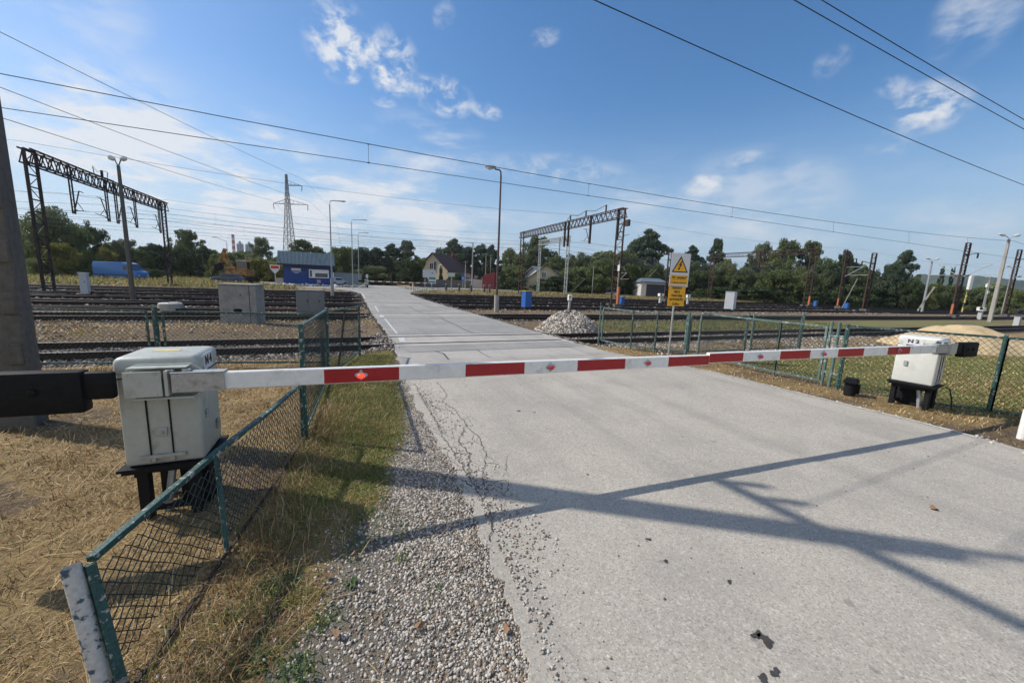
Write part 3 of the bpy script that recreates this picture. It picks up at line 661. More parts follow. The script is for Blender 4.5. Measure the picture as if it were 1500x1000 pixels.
# warning sticker on the lid of the near cabinet
mb = MB(); mb.box((-.05, .42, 1.3165), (.17,.09,.003)); lid = [c for c in kids(b1) if c.name.startswith('lid')][0]; stk = build('sticker', mb, mat('yellow_sticker', (.62,.50,.22), .5, var=.2), lid)
b2 = barrier('barrier', 'far right off-white barrier cabinet on a black stand, marked N 2', (9.6, 3.02, 0), R(-2.875), 5.53, cw_len=.50, text='N 2', number_side='side', first_white=True,
    side_first=.78, lamps=[(1.55, False), (3.39, False), (4.66, False)], joint=(4.66,), mirror=True, z_b=1.168, cabinet=(.50,.56), group='level crossing barriers', cab_off=(.20,.0), cab_rz=R(10), cw_h=.26)
# far side barriers beyond the tracks
b3 = barrier('barrier', 'distant grey barrier cabinet whose boom crosses the road in front of the trees', (3.0, 66.5, 0), 0.02, 10.5, cw_len=.9, text=None, lamps=[], group='level crossing barriers', side_first=.66)
pf = g(616, 426); mb = MB(); mb.tube([(pf.x, 66.5, -.1), (pf.x, 66.5, 1.0)], .06, 8); mb.beam((pf.x-.15,66.5,1.0),(pf.x+.15,66.5,1.0),.12,.05)
tag(build('boom_rest', mb, white_paint), label='white post under the tip of the distant barrier boom', cat='post')

# ---------------------------------------------------------------- chain link fences
def chainlink(p0, p1, z0, z1, cell, r, sag=0.0, seed=0, amp=.35):
    """diagonal diamond mesh between two posts; z0/z1 = (bottom, top) at each end"""
    p0, p1 = Vector((*p0, 0)), Vector((*p1, 0)); Lh = (p1-p0).length; u = (p1-p0)/Lh; nrm = Vector((-u.y, u.x, 0)); mb = MB(); rd = random.Random(seed)
    wob = [rd.uniform(0, 6.28) for _ in range(6)]
    def P_(s, h):   # s along, h 0..1 height
        s_ = min(max(s, 0), Lh); k = s_/Lh; zb = z0[0]*(1-k)+z1[0]*k; zt = z0[1]*(1-k)+z1[1]*k
        w = math.sin(math.pi*k)*math.sin(math.pi*min(max(h,0),1))
        dx = sag*(math.sin(s_*2.1+wob[0])+.6*math.sin(h*5+s_*3.3+wob[1]))*w
        return p0+u*(s_+sag*.6*math.sin(h*7+wob[2]+s_*1.3)*w)+nrm*dx+Vector((0,0,zb+(zt-zb)*h-sag*.5*abs(w)*(.5+.5*math.sin(s_*1.7+wob[3]))))
    Hh = max(z0[1]-z0[0], z1[1]-z1[0]); nrow = max(2, int(Hh/(cell/2))); step = Hh/nrow
    ncol = int(Lh/cell)+1
    for k in range(-nrow//2-1, ncol+1):
        for sgn in (1, -1):
            pts = []; base = k*cell+(0 if sgn > 0 else nrow*cell/2)
            for j in range(nrow+1):
                s = base+sgn*j*cell/2
                if -1e-6 <= s <= Lh+1e-6:
                    q = P_(s, j/nrow)+nrm*(r*.8*sgn*(1 if j % 2 else -1)); pts.append(q)
                elif pts: break
            if len(pts) > 1: mb.tube(pts, r, 3, False)
    return mb
def frame_rect(p0, p1, b0, b1, t0, t1, w=.03):
    mb = MB(); A = Vector((*p0, b0)); B = Vector((*p1, b1)); C_ = Vector((*p1, t1)); D_ = Vector((*p0, t0))
    for a, b in ((A,B),(B,C_),(C_,D_),(D_,A)): mb.beam(a, b, w, w)
    return mb
# near left panel: low, sagging, peeling paint
t = thing('mesh_fence', 'low green chain link fence panel with peeling top rail nearest the bottom left', 'fence', (-1.1, 2.2, 0))
pa, pb = (-1.02, 1.42), (-.52, 5.05)
# end post leaning
mb = MB(); topP = Vector((-1.215,2.26,.60)); botP = Vector((-1.09,2.14,-.12)); d_ = (topP-botP).normalized()
mb.tube([botP, topP], .036, 16, False); mb.tube([botP, topP], .031, 16, False); build('post', mb, fence_worn, t, world=True, smooth=True, )
FT = [(-1.165,2.30,.595), (-.92,3.3,.655), (-.70,4.15,.675), (-.52,5.02,.70)]
mb = MB()
for a, b in zip(FT, FT[1:]): mb.beam(a, b, .042, .036)
build('top_rail', mb, fence_green, t, world=True, bevel=.004, seg=1)
mb = MB(); FBm = [(-1.0,2.10,-.01),(-.83,3.04,.0),(-.67,4.0,.01),(-.52,5.02,.01)]
for a, b in zip(FBm, FBm[1:]): mb.beam(a, b, .02, .012)
build('bottom_rail', mb, rust_dark, t, world=True)
mb = MB(); mb.beam((-1.16,2.28,.58), (-1.02,2.13,-.12), .038, .03); build('upright', mb, fence_green, t, world=True)
mb = MB(); mb.beam((-.915,3.28,.65), (-.83,3.05,-.1), .032, .032); build('upright', mb, fence_green, t, world=True)
mb = MB(); mb.beam((-.525,5.0,.69), (-.53,5.0,-.1), .03, .03); build('upright', mb, fence_green, t, world=True)
m1 = chainlink((-1.11,2.24), (-.88,3.2), (.02,.575), (.0,.635), .078, .0032, .03, 1); m2 = chainlink((-.88,3.2), (-.53,5.0), (0,.635), (.01,.68), .07, .0030, .02, 2)
m1.add(m2.v, m2.f); m1.mi = m1.mi[:len(m1.f)]
build('wire_mesh', m1, mesh_green, t, world=True)
# tall panels behind it
t = thing('mesh_fence', 'tall narrow green chain link fence section standing where the low panel ends', 'fence', (-.51, 5.08, 0))
for (x, y, h, w, mm) in ((-.51,5.1,1.40,.05,fence_green), (-.36,7.95,1.36,.045,fence_green), (.27,10.35,1.26,.05,fence_green)):
    mb = MB(); mb.tube([(x,y,-.15),(x,y,h)], w/2+.006, 10); build('post', mb, mm, t, world=True, smooth=True)
for (a, b, ha, hb, s) in (((-.51,5.1),(-.36,7.95),1.37,1.33,3), ((-.36,7.95),(.27,10.35),1.30,1.22,4)):
    mb = frame_rect(a, b, .08, .06, ha, hb, .03); build('frame', mb, fence_green, t, world=True)
    mm = chainlink(a, b, (.08,ha), (.06,hb), .06, .0023, .015, s); build('wire_mesh', mm, mesh_green, t, world=True)
mb = MB(); mb.beam((-.05,9.0,1.2), (-.22,8.75,-.1), .03, .03); build('brace', mb, rust_dark, t, world=True)
# panel along the first track to the left
t = thing('mesh_fence', 'green chain link fence panels beside the nearest track, left of the grey cabinets', 'fence', (-3.6, 10.2, 0))
LX = [(-.42, 9.05), (-3.35, 9.62), (-3.62, 9.67), (-7.6, 10.4), (-12.5, 11.2)]
for a, b, s in ((LX[0],LX[1],5),(LX[2],LX[3],6),(LX[3],LX[4],7)):
    build('frame', frame_rect(a, b, .10, .10, 1.13, 1.13, .035), fence_green, t, world=True); build('wire_mesh', chainlink(a, b, (.1,1.13), (.1,1.13), .085, .0028, .01, s), mesh_green, t, world=True)
for x, y in ((-3.48, 9.645), (-7.6,10.4)):
    mb = MB(); mb.tube([(x,y,-.2),(x,y,1.22)], .045, 10); build('post', mb, fence_green, t, world=True, smooth=True)
for z_ in (.95,.3): mb = MB(); mb.beam((-3.35,9.62,z_),(-3.62,9.67,z_),.03,.03); build('bracket', mb, fence_green, t, world=True)
# right fence: several pieces
def run(label, pts, h, posts, seed, cell=.085, mm=fence_pale, wm=mesh_grey, wr=.0042, bot=.08, sub=()):
    t = thing('mesh_fence', label, 'fence', (*pts[0], 0), 0, None)
    for i, (a, b) in enumerate(zip(pts, pts[1:])):
        build('frame', frame_rect(a, b, bot, bot, h, h, .04), mm, t, world=True)
        build('wire_mesh', chainlink(a, b, (bot,h), (bot,h), cell, wr, .012, seed+i), wm, t, world=True)
    for x, y, hh, r_ in posts:
        mb = MB(); mb.tube([(x,y,-.2),(x,y,hh)], r_, 10); build('post', mb, mm, t, world=True, smooth=True)
    return t
run('pale green mesh fence from the rubble pile to the yellow sign', [(8.22,11.0),(8.45,9.75),(8.85,9.1),(9.5,8.55)], 1.22, [(8.17,11.1,1.3,.03),(8.45,9.75,1.2,.024),(8.85,9.1,1.22,.024),(9.52,8.5,1.3,.035)], 20)
run('pale green mesh fence panels standing parallel to the nearest track, behind the barrier booms', [(9.62,8.5),(12.1,8.48)], 1.2, [(12.15,8.48,1.3,.035)], 30)
run('square green mesh panel between two thick posts behind the barrier lamps', [(12.45,8.48),(15.0,8.48)], 1.2, [(12.42,8.48,1.28,.03),(15.1,8.48,1.3,.04)], 33)
run('pale green mesh fence beside the road behind the barrier joint', [(9.56,8.1),(9.66,5.9),(9.80,5.0)], 1.3, [(9.66,5.9,1.3,.022),(9.80,4.92,1.42,.03),(9.765,4.76,1.42,.03)], 40)
run('pale green mesh fence behind the right barrier cabinet', [(9.75,4.58),(10.95,2.75),(12.0,1.0)], 1.36, [(9.74,4.60,1.4,.03),(10.93,2.77,1.42,.028),(12.0,1.0,1.42,.028)], 50, .095, fence_green, mesh_grey, .0034, -.02)
mb = MB(); mb.beam((9.80,4.95,1.12),(9.74,4.58,1.12),.03,.05); mb.beam((9.80,4.95,.3),(9.74,4.58,.3),.03,.04); tag(build('fence_clamp', mb, fence_pale), label='steel clamp bars joining the three thick fence posts by the barrier', cat='clamp')
# black stub by the right barrier
p = g(1244, 577); t = thing('ground_box', 'small black cast junction stub on the verge left of the right barrier stand', 'junction box', (p.x, p.y, 0))
mb = MB(); mb.tube([(0,0,-.1),(0,0,.24)], .10, 12); mb.box((0,0,.27),(.26,.22,.07), .3); mb.box((.08,-.07,.12),(.1,.1,.2), .3); build('body', mb, black_iron, t, bevel=.012)
mb = MB(); mb.box((0,0,.32),(.22,.18,.03), .3); build('cap', mb, black_iron, t, bevel=.01)
mb = MB(); q = g(1378,600); mb.tube([(q.x,q.y,.42),(q.x+.12,q.y-.02,.38),(q.x+.18,q.y-.05,.2),(q.x+.16,q.y-.08,.01),(q.x+.3,q.y-.1,-.02)], .012, 6); tag(build('cable', mb, rubber, smooth=True), label='thin black cable looping to the ground beside the right barrier stand', cat='cable')
# white post at the right frame edge
p = g(1498, 640); mb = MB(); mb.tube([(p.x,p.y,-.1),(p.x,p.y,.42)], .06, 12); tag(build('marker_post', mb, white_paint, smooth=True), label='short white post at the right edge by the road', cat='post')
# big shadow-casting concrete pole on the left
t = thing('utility_pole', 'thick dark concrete utility pole at the left edge of the picture', 'utility pole', (-3.72, 6.56, 0))
mb = MB()
def taper(mb, z0, z1, w0, w1, d0, d1, x=0, y=0):
    vs = []
    for z, w, d in ((z0,w0,d0),(z1,w1,d1)): vs += [(x-w/2,y-d/2,z),(x+w/2,y-d/2,z),(x+w/2,y+d/2,z),(x-w/2,y+d/2,z)]
    mb.add(vs, [(0,3,2,1),(4,5,6,7),(0,1,5,4),(1,2,6,5),(2,3,7,6),(3,0,4,7)])
taper(mb, -.4, 8.8, .34, .20, .32, .2)
mb.v = [(x-.035+(.10*max(0,z)/8.8), y, z) for x, y, z in mb.v]
for k in range(12):
    z = .9+.6*k; mb.box((.13*z/8.8+.05, -.175+.0088*z, z), (.12,.03,.26))
build('shaft', mb, concrete_dark, t, bevel=.02, seg=1); t.rotation_euler = (0, 0, R(8))
ca_ = to_world((math.sin(R(149)), math.cos(R(149)), 0)); rot_ = Matrix.Rotation(-R(8), 3, 'Z'); ca_ = rot_ @ ca_
mb = MB(); c0 = Vector((.12,-.1,7.95)); mb.beam(c0-ca_*1.15, c0+ca_*1.5, .09, .10); build('crossarm', mb, rust_dark, t)
for q in (-1.05,-.70,1.0,1.4):
    mb = MB(); mb.tube([c0+ca_*q, c0+ca_*q+Vector((0,0,.2)), c0+ca_*q+Vector((0,0,.42))], [.02,.055,.05], 8); build('insulator', mb, insul, t)
mb = MB(); mb.tube([(.13,0,8.8),(.13,0,9.6)], [.05,.04], 8); build('top_spike', mb, rust_dark, t)

# ---------------------------------------------------------------- signs, cabinets, heaps
p = g(979, 521); t = thing('warning_sign', 'yellow and white high voltage warning sign on a grey post behind the barrier', 'sign', (p.x, p.y, 0), R(-10))
mb = MB(); mb.tube([(0,0,-.2),(.0,0,3.0)], .028, 10); build('post', mb, zinc, t, smooth=True)
def plate(zc, w, h, m, y=-.04, x=.035, name='sign_plate', ro=0.0):
    mb = MB(); mb.box((x,y,zc),(w,.006,h)); return build(name, mb, m, t)
X_ = (1,0,0)
pw = plate(2.66, .44, .68, sign_white, name='white_plate'); mb = MB(); 
mb.prism([(-.155,-.046,2.615),(.225,-.046,2.615),(.035,-.046,2.945)], (0,.002,0)); build('triangle', mb, sign_black, pw)
mb = MB(); mb.prism([(-.115,-.049,2.637),(.185,-.049,2.637),(.035,-.049,2.90)], (0,.002,0)); build('triangle', mb, yellow, pw)
mb = MB(); mb.prism([(.055,-.052,2.85),(-.012,-.052,2.755),(.03,-.052,2.76),(-.005,-.052,2.70),(-.018,-.052,2.712),(-.01,-.052,2.66),(.034,-.052,2.685),(.018,-.052,2.695),(.075,-.052,2.785),(.034,-.052,2.782),(.085,-.052,2.845)], (0,.002,0)); build('flash', mb, sign_black, pw)
py_ = plate(2.465, .40, .19, yellow, y=-.0465, name='yellow_plate')
lettering('lettering', 'Nie dotykać!', .075, face_matrix((.035,-.0505,2.51), X_), sign_black, py_, width=.33, bold=.002)
lettering('lettering', 'Urządzenie elektryczne', .04, face_matrix((.035,-.0505,2.41), X_), sign_black, py_, width=.35, bold=.001)
mb = MB(); mb.box((.035,-.050,2.46),(.37,.002,.004)); build('rule', mb, sign_black, py_)
pl = plate(2.135, .385, .42, yellow, x=.02, name='yellow_plate')
for k, (tx, w) in enumerate([('PRZEWODY',.23),('SIECI',.13),('TRAKCYJNEJ',.25),('NA WYSOKOŚCI',.31),('5,20m',.16)]):
    lettering('lettering', tx, .062, face_matrix((.02,-.0445,2.295-.078*k-(.015 if k == 4 else 0)), X_), sign_black, pl, width=w, bold=.002)
for o_ in [c for c in COL.objects if c.parent == t or (c.parent and c.parent.parent == t)]:
    if not o_.name.startswith('post'):
        for v in o_.data.vertices: v.co.x *= 1.42; v.co.z = 2.99-(3.0-v.co.z)*1.40
def cabinet(label, cx, cy, w, d, h, m, rz=0., z0=-.15, name='equipment_cabinet', roof=True, doors=2, extra=None, group=None):
    t = thing(name, label, 'cabinet', (cx, cy, 0), rz, group)
    mb = MB(); mb.bx(-w/2,w/2,-d/2,d/2,z0,h); build('housing', mb, m, t, bevel=.012, seg=1)
    if roof: mb = MB(); mb.bx(-w/2-.04,w/2+.04,-d/2-.04,d/2+.04,h+.001,h+.05); build('top', mb, extra or m, t, bevel=.01, seg=1)
    for k in range(doors):
        a = -w/2+.05+k*(w-.1)/doors; b = a+(w-.1)/doors-.012; mb = MB(); mb.bx(a,b,-d/2-.012,-d/2-.001,.08,h-.07); dd = build('door', mb, m, t, bevel=.004, seg=1)
        mb = MB(); mb.bx(b-.07,b-.045,-d/2-.03,-d/2-.012,h*.5,h*.5+.12); build('handle', mb, black_iron, dd)
    return t
g1 = cabinet('big grey concrete box with a dark hole in its side, beside the second track', -3.90, 18.65, 1.28, .9, 1.40, grey_wall, R(-9), doors=0)
mb = MB(); ring = [(-.02+.14*math.cos(a)*(1+.3*math.sin(3*a)), -.453, .38+.12*math.sin(a)*(1+.2*math.cos(2*a))) for a in [k*.45 for k in range(14)]]; mb.prism(ring, (0,-.003,0)); build('hole', mb, black_iron, g1)
mb = MB(); mb.bx(.40,.42,-.455,-.45,-.1,1.38); mb.ell((.1,-.455,1.02),(.025,.01,.025)); build('seam', mb, black_iron, g1)
cabinet('smaller grey double-door cabinet behind the fence corner', -1.70, 22.0, 1.16, .7, 1.10, mat('grey_cabinet_sheet', (.17,.18,.18), .6, var=.1, scale=4), R(-8))
cabinet('bright blue cabinet with a yellow top beside the right lamp post', 13.4, 28.2, .62, .62, 1.25, blue_box, R(8), extra=mat('yellow_top', (.5,.36,.03), .6), doors=1)
cabinet('plain white-grey cabinet among the tracks right of the yellow sign', 39.2, 29.7, 1.15, .9, 1.85, mat('light_grey_cabinet', (.50,.52,.54), .5, var=.06, scale=3), R(25), doors=1)
p = g(68, 428); cabinet('small grey box at the foot of the left rail gantry', p.x+1.2, p.y+1.6, .4, .35, 1.3, mat('light_grey_cabinet', (1,1,1)), 0, doors=1)
p = g(250, 449.5); t = thing('manhole', 'low white concrete manhole ring with a lid among the tracks on the left', 'manhole', (p.x, p.y, 0))
mb = MB(); mb.tube([(0,0,-.2),(0,0,.14)], .50, 24); build('ring', mb, concrete, t); mb = MB(); mb.tube([(0,0,.141),(0,0,.20)], .46, 24); mb.box((.15,0,.22),(.4,.35,.04)); build('lid', mb, mat('white_concrete', (.55,.55,.53), .8, var=.1), t, bevel=.01, seg=1)
# heaps
ICO = None
def ico():
    p_ = (1+5**.5)/2; v = np.array([(-1,p_,0),(1,p_,0),(-1,-p_,0),(1,-p_,0),(0,-1,p_),(0,1,p_),(0,-1,-p_),(0,1,-p_),(p_,0,-1),(p_,0,1),(-p_,0,-1),(-p_,0,1)], float); v /= np.linalg.norm(v[0])
    f = np.array([(0,11,5),(0,5,1),(0,1,7),(0,7,10),(0,10,11),(1,5,9),(5,11,4),(11,10,2),(10,7,6),(7,1,8),(3,9,4),(3,4,2),(3,2,6),(3,6,8),(3,8,9),(4,9,5),(2,4,11),(6,2,10),(8,6,7),(9,8,1)]); return v, f
IV, IF = ico()
def stones(name, pos, size, mats, mix, parent=None, flat=.65, jit=.28):
    n = len(pos); s = size[:,None]*rng.uniform(.7,1.3,(n,3)); s[:,2] *= flat
    a = rng.uniform(0,2*np.pi,n); V = IV[None]*(1+rng.uniform(-jit,jit,(n,12,1)))*s[:,None,:]
    til = rng.normal(0,.35,(n,2)); c, si = np.cos(a)[:,None], np.sin(a)[:,None]
    x = V[...,0]*c-V[...,1]*si; y = V[...,0]*si+V[...,1]*c; z = V[...,2]+x*til[:,:1]+y*til[:,1:]
    V = np.stack([x,y,z],-1)+pos[:,None,:]
    F = (IF[None]+(np.arange(n)*12)[:,None,None]).reshape(-1,3)
    mi = np.repeat(rng.choice(len(mats), n, p=mix), 20)
    return np_mesh(name, V.reshape(-1,3), F, mats, parent, mi)
st_l = mat('pale_stone', (.50,.45,.385), .85, var=.15, scale=20); st_m = mat('grey_stone', (.28,.255,.225), .85, var=.2, scale=20); st_d = mat('dark_stone', (.12,.10,.085), .9, var=.2, scale=20); st_b = mat('brown_stone', (.24,.175,.125), .9, var=.2, scale=20)
# rubble heap by the first track
t = thing('rubble_heap', 'grey heap of broken stone beside the road at the nearest track', 'heap', (9.1, 14.75, -.13))
hn = 3600; rr = np.sqrt(rng.uniform(0,1,hn)); th = rng.uniform(0,2*np.pi,hn); hx = rr*np.cos(th); hy = rr*np.sin(th)
hz = .86*np.maximum(0, (1-rr**1.6))*(1-.12*np.sin(2*th)); pos = np.stack([hx*1.55+.1, hy*1.35, hz+rng.uniform(-.04,.02,hn)], 1)
stones('stone_cover', pos, rng.uniform(.025,.075,hn), [st_l, st_m, st_d, st_b], [.42,.36,.10,.12], t, .8)
mb = MB(); vs = []; fs = []
for j in range(9):
    for i in range(28):
        a = 2*math.pi*i/28; q = j/8; vs.append((q*math.cos(a)*1.55+.1, q*math.sin(a)*1.35, .86*max(0,1-q**1.6)*(1-.12*math.sin(2*a))-.03))
        if j: fs.append(((j-1)*28+i, (j-1)*28+(i+1)%28, j*28+(i+1)%28, j*28+i))
mb.add(vs, fs); build('core', mb, st_d, t)
# sand heap
V = []; nx, ny = 90, 60
xs = np.linspace(-3.6,3.6,nx); ys = np.linspace(-2.6,2.6,ny); XX, YY = np.meshgrid(xs, ys); q = np.sqrt((XX/3.2)**2+(YY/2.3)**2)+.34*(fbm(XX+20,YY+20,.7,5)-.5)
HH = np.clip(1-q,0,1)**.8*1.15+.12*(fbm(XX,YY,2.2,6)-.5)*(q<1)+.03*(fbm(XX,YY,9,6)-.5)*(q<1)-(q>=1)*.1
HH = np.minimum(HH, .80+.26*fbm(XX+5,YY,.9,2)); ii = np.arange(nx*ny).reshape(ny,nx)
sf = np.stack([ii[:-1,:-1].ravel(), ii[:-1,1:].ravel(), ii[1:,1:].ravel(), ii[1:,:-1].ravel()],1)
so_ = np_mesh('sand_heap', np.stack([XX.ravel(),YY.ravel(),HH.ravel()],1), sf, [mat('yellow_sand', (.55,.42,.24), .95, var=.1, scale=6, col2=(.46,.33,.18), lo=.4, hi=.65, bump=.6, bscale=60)], smooth=True)
so_.location = (24.6, 7.4, -.05); so_.rotation_euler = (0,0,R(-12)); tag(so_, 'large yellow sand heap behind the mesh fence at the right', 'heap')

# ---------------------------------------------------------------- lamp posts and poles
def lamp_single(label, base, h, r0=.085, arm=1.2, m=lamp_metal, direction=(1,0,0), foot=.0, footm=None, group=None, rise=.12, head=(.42,.11,.06)):
    t = thing('street_lamp', label, 'street lamp', (base[0], base[1], 0), 0, group); d = Vector(direction).normalized()
    mb = MB(); mb.tube([(0,0,-.2),(0,0,foot if foot else h*.35),(0,0,h-.35)], [r0,r0*.85,r0*.55], 10); 
    build('pole', mb, m, t, smooth=True)
    if foot: mb = MB(); mb.tube([(0,0,-.2),(0,0,foot)], r0*1.7, 12); build('foot', mb, footm or concrete, t, smooth=True)
    mb = MB(); mb.tube([Vector((0,0,h-.35)), Vector((0,0,h-.12))+d*.03, Vector((0,0,h-.02))+d*.14, Vector((0,0,h))+d*.4, Vector((0,0,h+rise))+d*arm], [r0*.5]*5, 8); build('arm', mb, m, t, smooth=True)
    c = Vector((0,0,h+rise+.01))+d*(arm+head[0]*.8); hd = MB(); ang = math.atan2(d.y,d.x)
    pts = []; hd.tube([c-d*head[0], c-d*head[0]*.5, c+d*head[0]*.4, c+d*head[0]], [head[2]*.6, head[1]*.9, head[1], head[1]*.45], 10); lh = build('lamp_head', hd, mat('lamp_head_grey', (.36,.37,.37), .4), t, smooth=True)
    mb = MB(); mb.ell(c+d*head[0]*.25-Vector((0,0,head[1]*.75)), (head[0]*.55,head[1]*.8,head[2]), 12, 6); build('lens', mb, lens, lh, smooth=True)
    return t
p = g(727, 453); lampR = at_dist(733, 243, p.length)
lamp_single('tall brown-grey street lamp at the right edge of the road before the blue cabinet', p, 9.35, .10, .42, lamp_rust, tuple(-ax.xy)+(0,), 1.0, concrete, head=(.36,.13,.08))
p = g(487, 432); lamp_single('slim light grey street lamp in front of the blue hut', p, 8.65, .085, .75, lamp_metal, tuple(ax.xy)+(0,), 1.6, lamp_metal, head=(.42,.07,.04), rise=-.03)
p = at_dist(517, 419, 62); lamp_single('slim grey street lamp beyond the hut, taller of the two by the road junction', p, top_z(517,322,62), .085, 1.4, lamp_metal, tuple(ax.xy)+(0,), head=(.5,.07,.04), rise=.05)
p = at_dist(526, 417, 70); lamp_single('shorter grey lamp post at the road junction with a two-sided head', p, top_z(526,341,70), .085, .9, lamp_metal, tuple(ax.xy)+(0,), head=(.5,.07,.04), rise=.05)
p = at_dist(336, 410, 95); lamp_single('distant thin lamp post left of the hut, its arm pointing left over the bushes', p, top_z(336,353,95), .09, 1.9, lamp_metal, tuple(-ax.xy)+(0,), head=(.5,.08,.05), rise=.6)
p = at_dist(1341, 437, 130)
def lamp_double(label, base, h, r0, spread, m=concrete, up=.35, big=True, group='double-headed yard lamps'):
    t = thing('yard_lamp', label, 'street lamp', (base[0], base[1], 0), 0, group); d = Vector((ax.x, ax.y, 0)).normalized()
    mb = MB(); taper(mb, -.3, h-.15, r0*2.2, r0*1.35, r0*2, r0*1.3); build('pole', mb, m, t, bevel=.02, seg=1)
    for s in (-1, 1):
        mb = MB(); mb.tube([Vector((0,0,h-.2)), Vector((0,0,h))+d*s*.1, Vector((0,0,h+up*.6))+d*s*spread*.5], .03, 6); build('arm', mb, m, t)
        c0 = Vector((0,0,h+up*.55))+d*s*spread*.45; c1 = Vector((0,0,h+up))+d*s*(spread+.15); mb = MB(); mid = (c0+c1)/2; mb.tube([c0, c0.lerp(c1,.3), c0.lerp(c1,.75), c1], [.05,.13,.14,.05], 10); build('lamp_head', mb, mat('lamp_head_white', (.62,.62,.6), .35), t, smooth=True)
    return t
p = g(195, 437); lamp_double('dark concrete pole with two bulbous lamp heads in front of the left rail gantry', p, 7.85, .10, .36, concrete_dark, .32, group=None)
p = g(1450, 469); lamp_double('tallest double-headed yard lamp, right of the fourth rusty mast', p, 8.6, .16, .95, concrete, .35)
p = at_dist(1351, 453, 88); lamp_double('double-headed yard lamp standing alone left of the tallest rusty mast', p, top_z(1368,382,88), .13, .85, lamp_metal, .4)
p = at_dist(1468, 460, 110); lamp_double('farther double-headed yard lamp partly behind the rightmost mast', p, top_z(1486,393,110), .16, 1.1, lamp_metal, .4)
def plain_pole(label, px, d, top, r=.12, m=concrete, arm=None, base_py=None):
    p = at_dist(px, hor(px), d); h = top_z(px, top, d)
    t = thing('utility_pole', label, 'utility pole', (p.x, p.y, 0)); mb = MB(); mb.tube([(0,0,-.3),(0,0,h)], [r, r*.7], 8); build('shaft', mb, m, t, smooth=True)
    mb = MB(); q = Vector((ax.x,ax.y,0))
    if arm == 'left': mb.beam((0,0,h-.1), Vector((0,0,h))-q*1.4, .07,.05)
    else: mb.beam(Vector((0,0,h-.25))-q*.5, Vector((0,0,h-.25))+q*.5, .08,.08)
    build('crossarm', mb, m, t); return t
plain_pole('pale pole with a short left-pointing arm before the pines', 691.5, 66, 355, .13, arm='left')
plain_pole('thin grey pole right of the beige house front', 681.5, 80, 382, .11)
plain_pole('left one of two pale poles behind the red sheet-metal box', 711, 100, 371, .13); plain_pole('right one of two pale poles behind the red sheet-metal box', 718, 105, 373, .13)
plain_pole('thin pole behind the hedge left of the yellowish tree', 868, 86, 390, .09)
plain_pole('pale concrete pole rising from the bushes left of the tallest yard lamp', 1443, 110, 405, .16)

# ---------------------------------------------------------------- rail gantries and masts
def lattice_leg(mb, x0, y0, x1, y1, z0, z1, w=.09, rung=.75, diag=True):
    mb.beam((x0,y0,z0),(x0,y0,z1), w, w); mb.beam((x1,y1,z0),(x1,y1,z1), w, w); n = int((z1-z0)/rung)
    for k in range(n+1):
        z = z0+(z1-z0)*k/max(n,1)
        mb.beam((x0,y0,z),(x1,y1,z), w*.45, w*.6)
        if diag and k < n:
            z2 = z0+(z1-z0)*(k+1)/n; a, b = ((x0,y0,z),(x1,y1,z2)) if k % 2 else ((x1,y1,z),(x0,y0,z2)); mb.beam(a, b, .035, .035)
def truss(mb, X0, y0, y1, zt, hgt=.85, wid=.55, w=.085):
    """box girder along Y"""
    for sx in (-1, 1):
        for z in (zt, zt-hgt): mb.beam((X0+sx*wid/2,y0,z),(X0+sx*wid/2,y1,z), w, w)
    n = max(3, int(abs(y1-y0)/.8))
    for k in range(n):
        a = y0+(y1-y0)*k/n; b = y0+(y1-y0)*(k+1)/n; m_ = (a+b)/2
        for sx in (-1, 1):
            x = X0+sx*wid/2; mb.beam((x,a,zt-hgt),(x,m_,zt), .05,.04); mb.beam((x,m_,zt),(x,b,zt-hgt), .05,.04)
        for z in (zt, zt-hgt): mb.beam((X0-wid/2,a,z),(X0+wid/2,b,z), .035,.035)
def cantilever(mb, ins, x, y, z, side, s=1.0):
    """strut, tie and registration arm carrying the contact wire; side = +-1 along Y"""
    top = (x, y+side*.9*s, z+1.75*s); mb.beam((x,y,z+.05), top, .055, .055); mb.beam(top, (x,y+side*1.4*s,z+1.72*s), .045,.045); mb.beam((x,y,z+1.55*s),(x,y+side*.9*s,z+1.7*s), .03,.03)
    mb.beam((x,y,z+.25), (x,y+side*1.9*s,z+.42*s), .035,.035); mb.beam((x,y+side*1.2*s,z+.36*s),(x,y+side*.5*s,z+.9*s),.03,.03)
    ins.tube([(x,y+side*.15*s,z+.26),(x,y+side*.3*s,z+.28),(x,y+side*.45*s,z+.3)], [.04,.07,.04], 8)
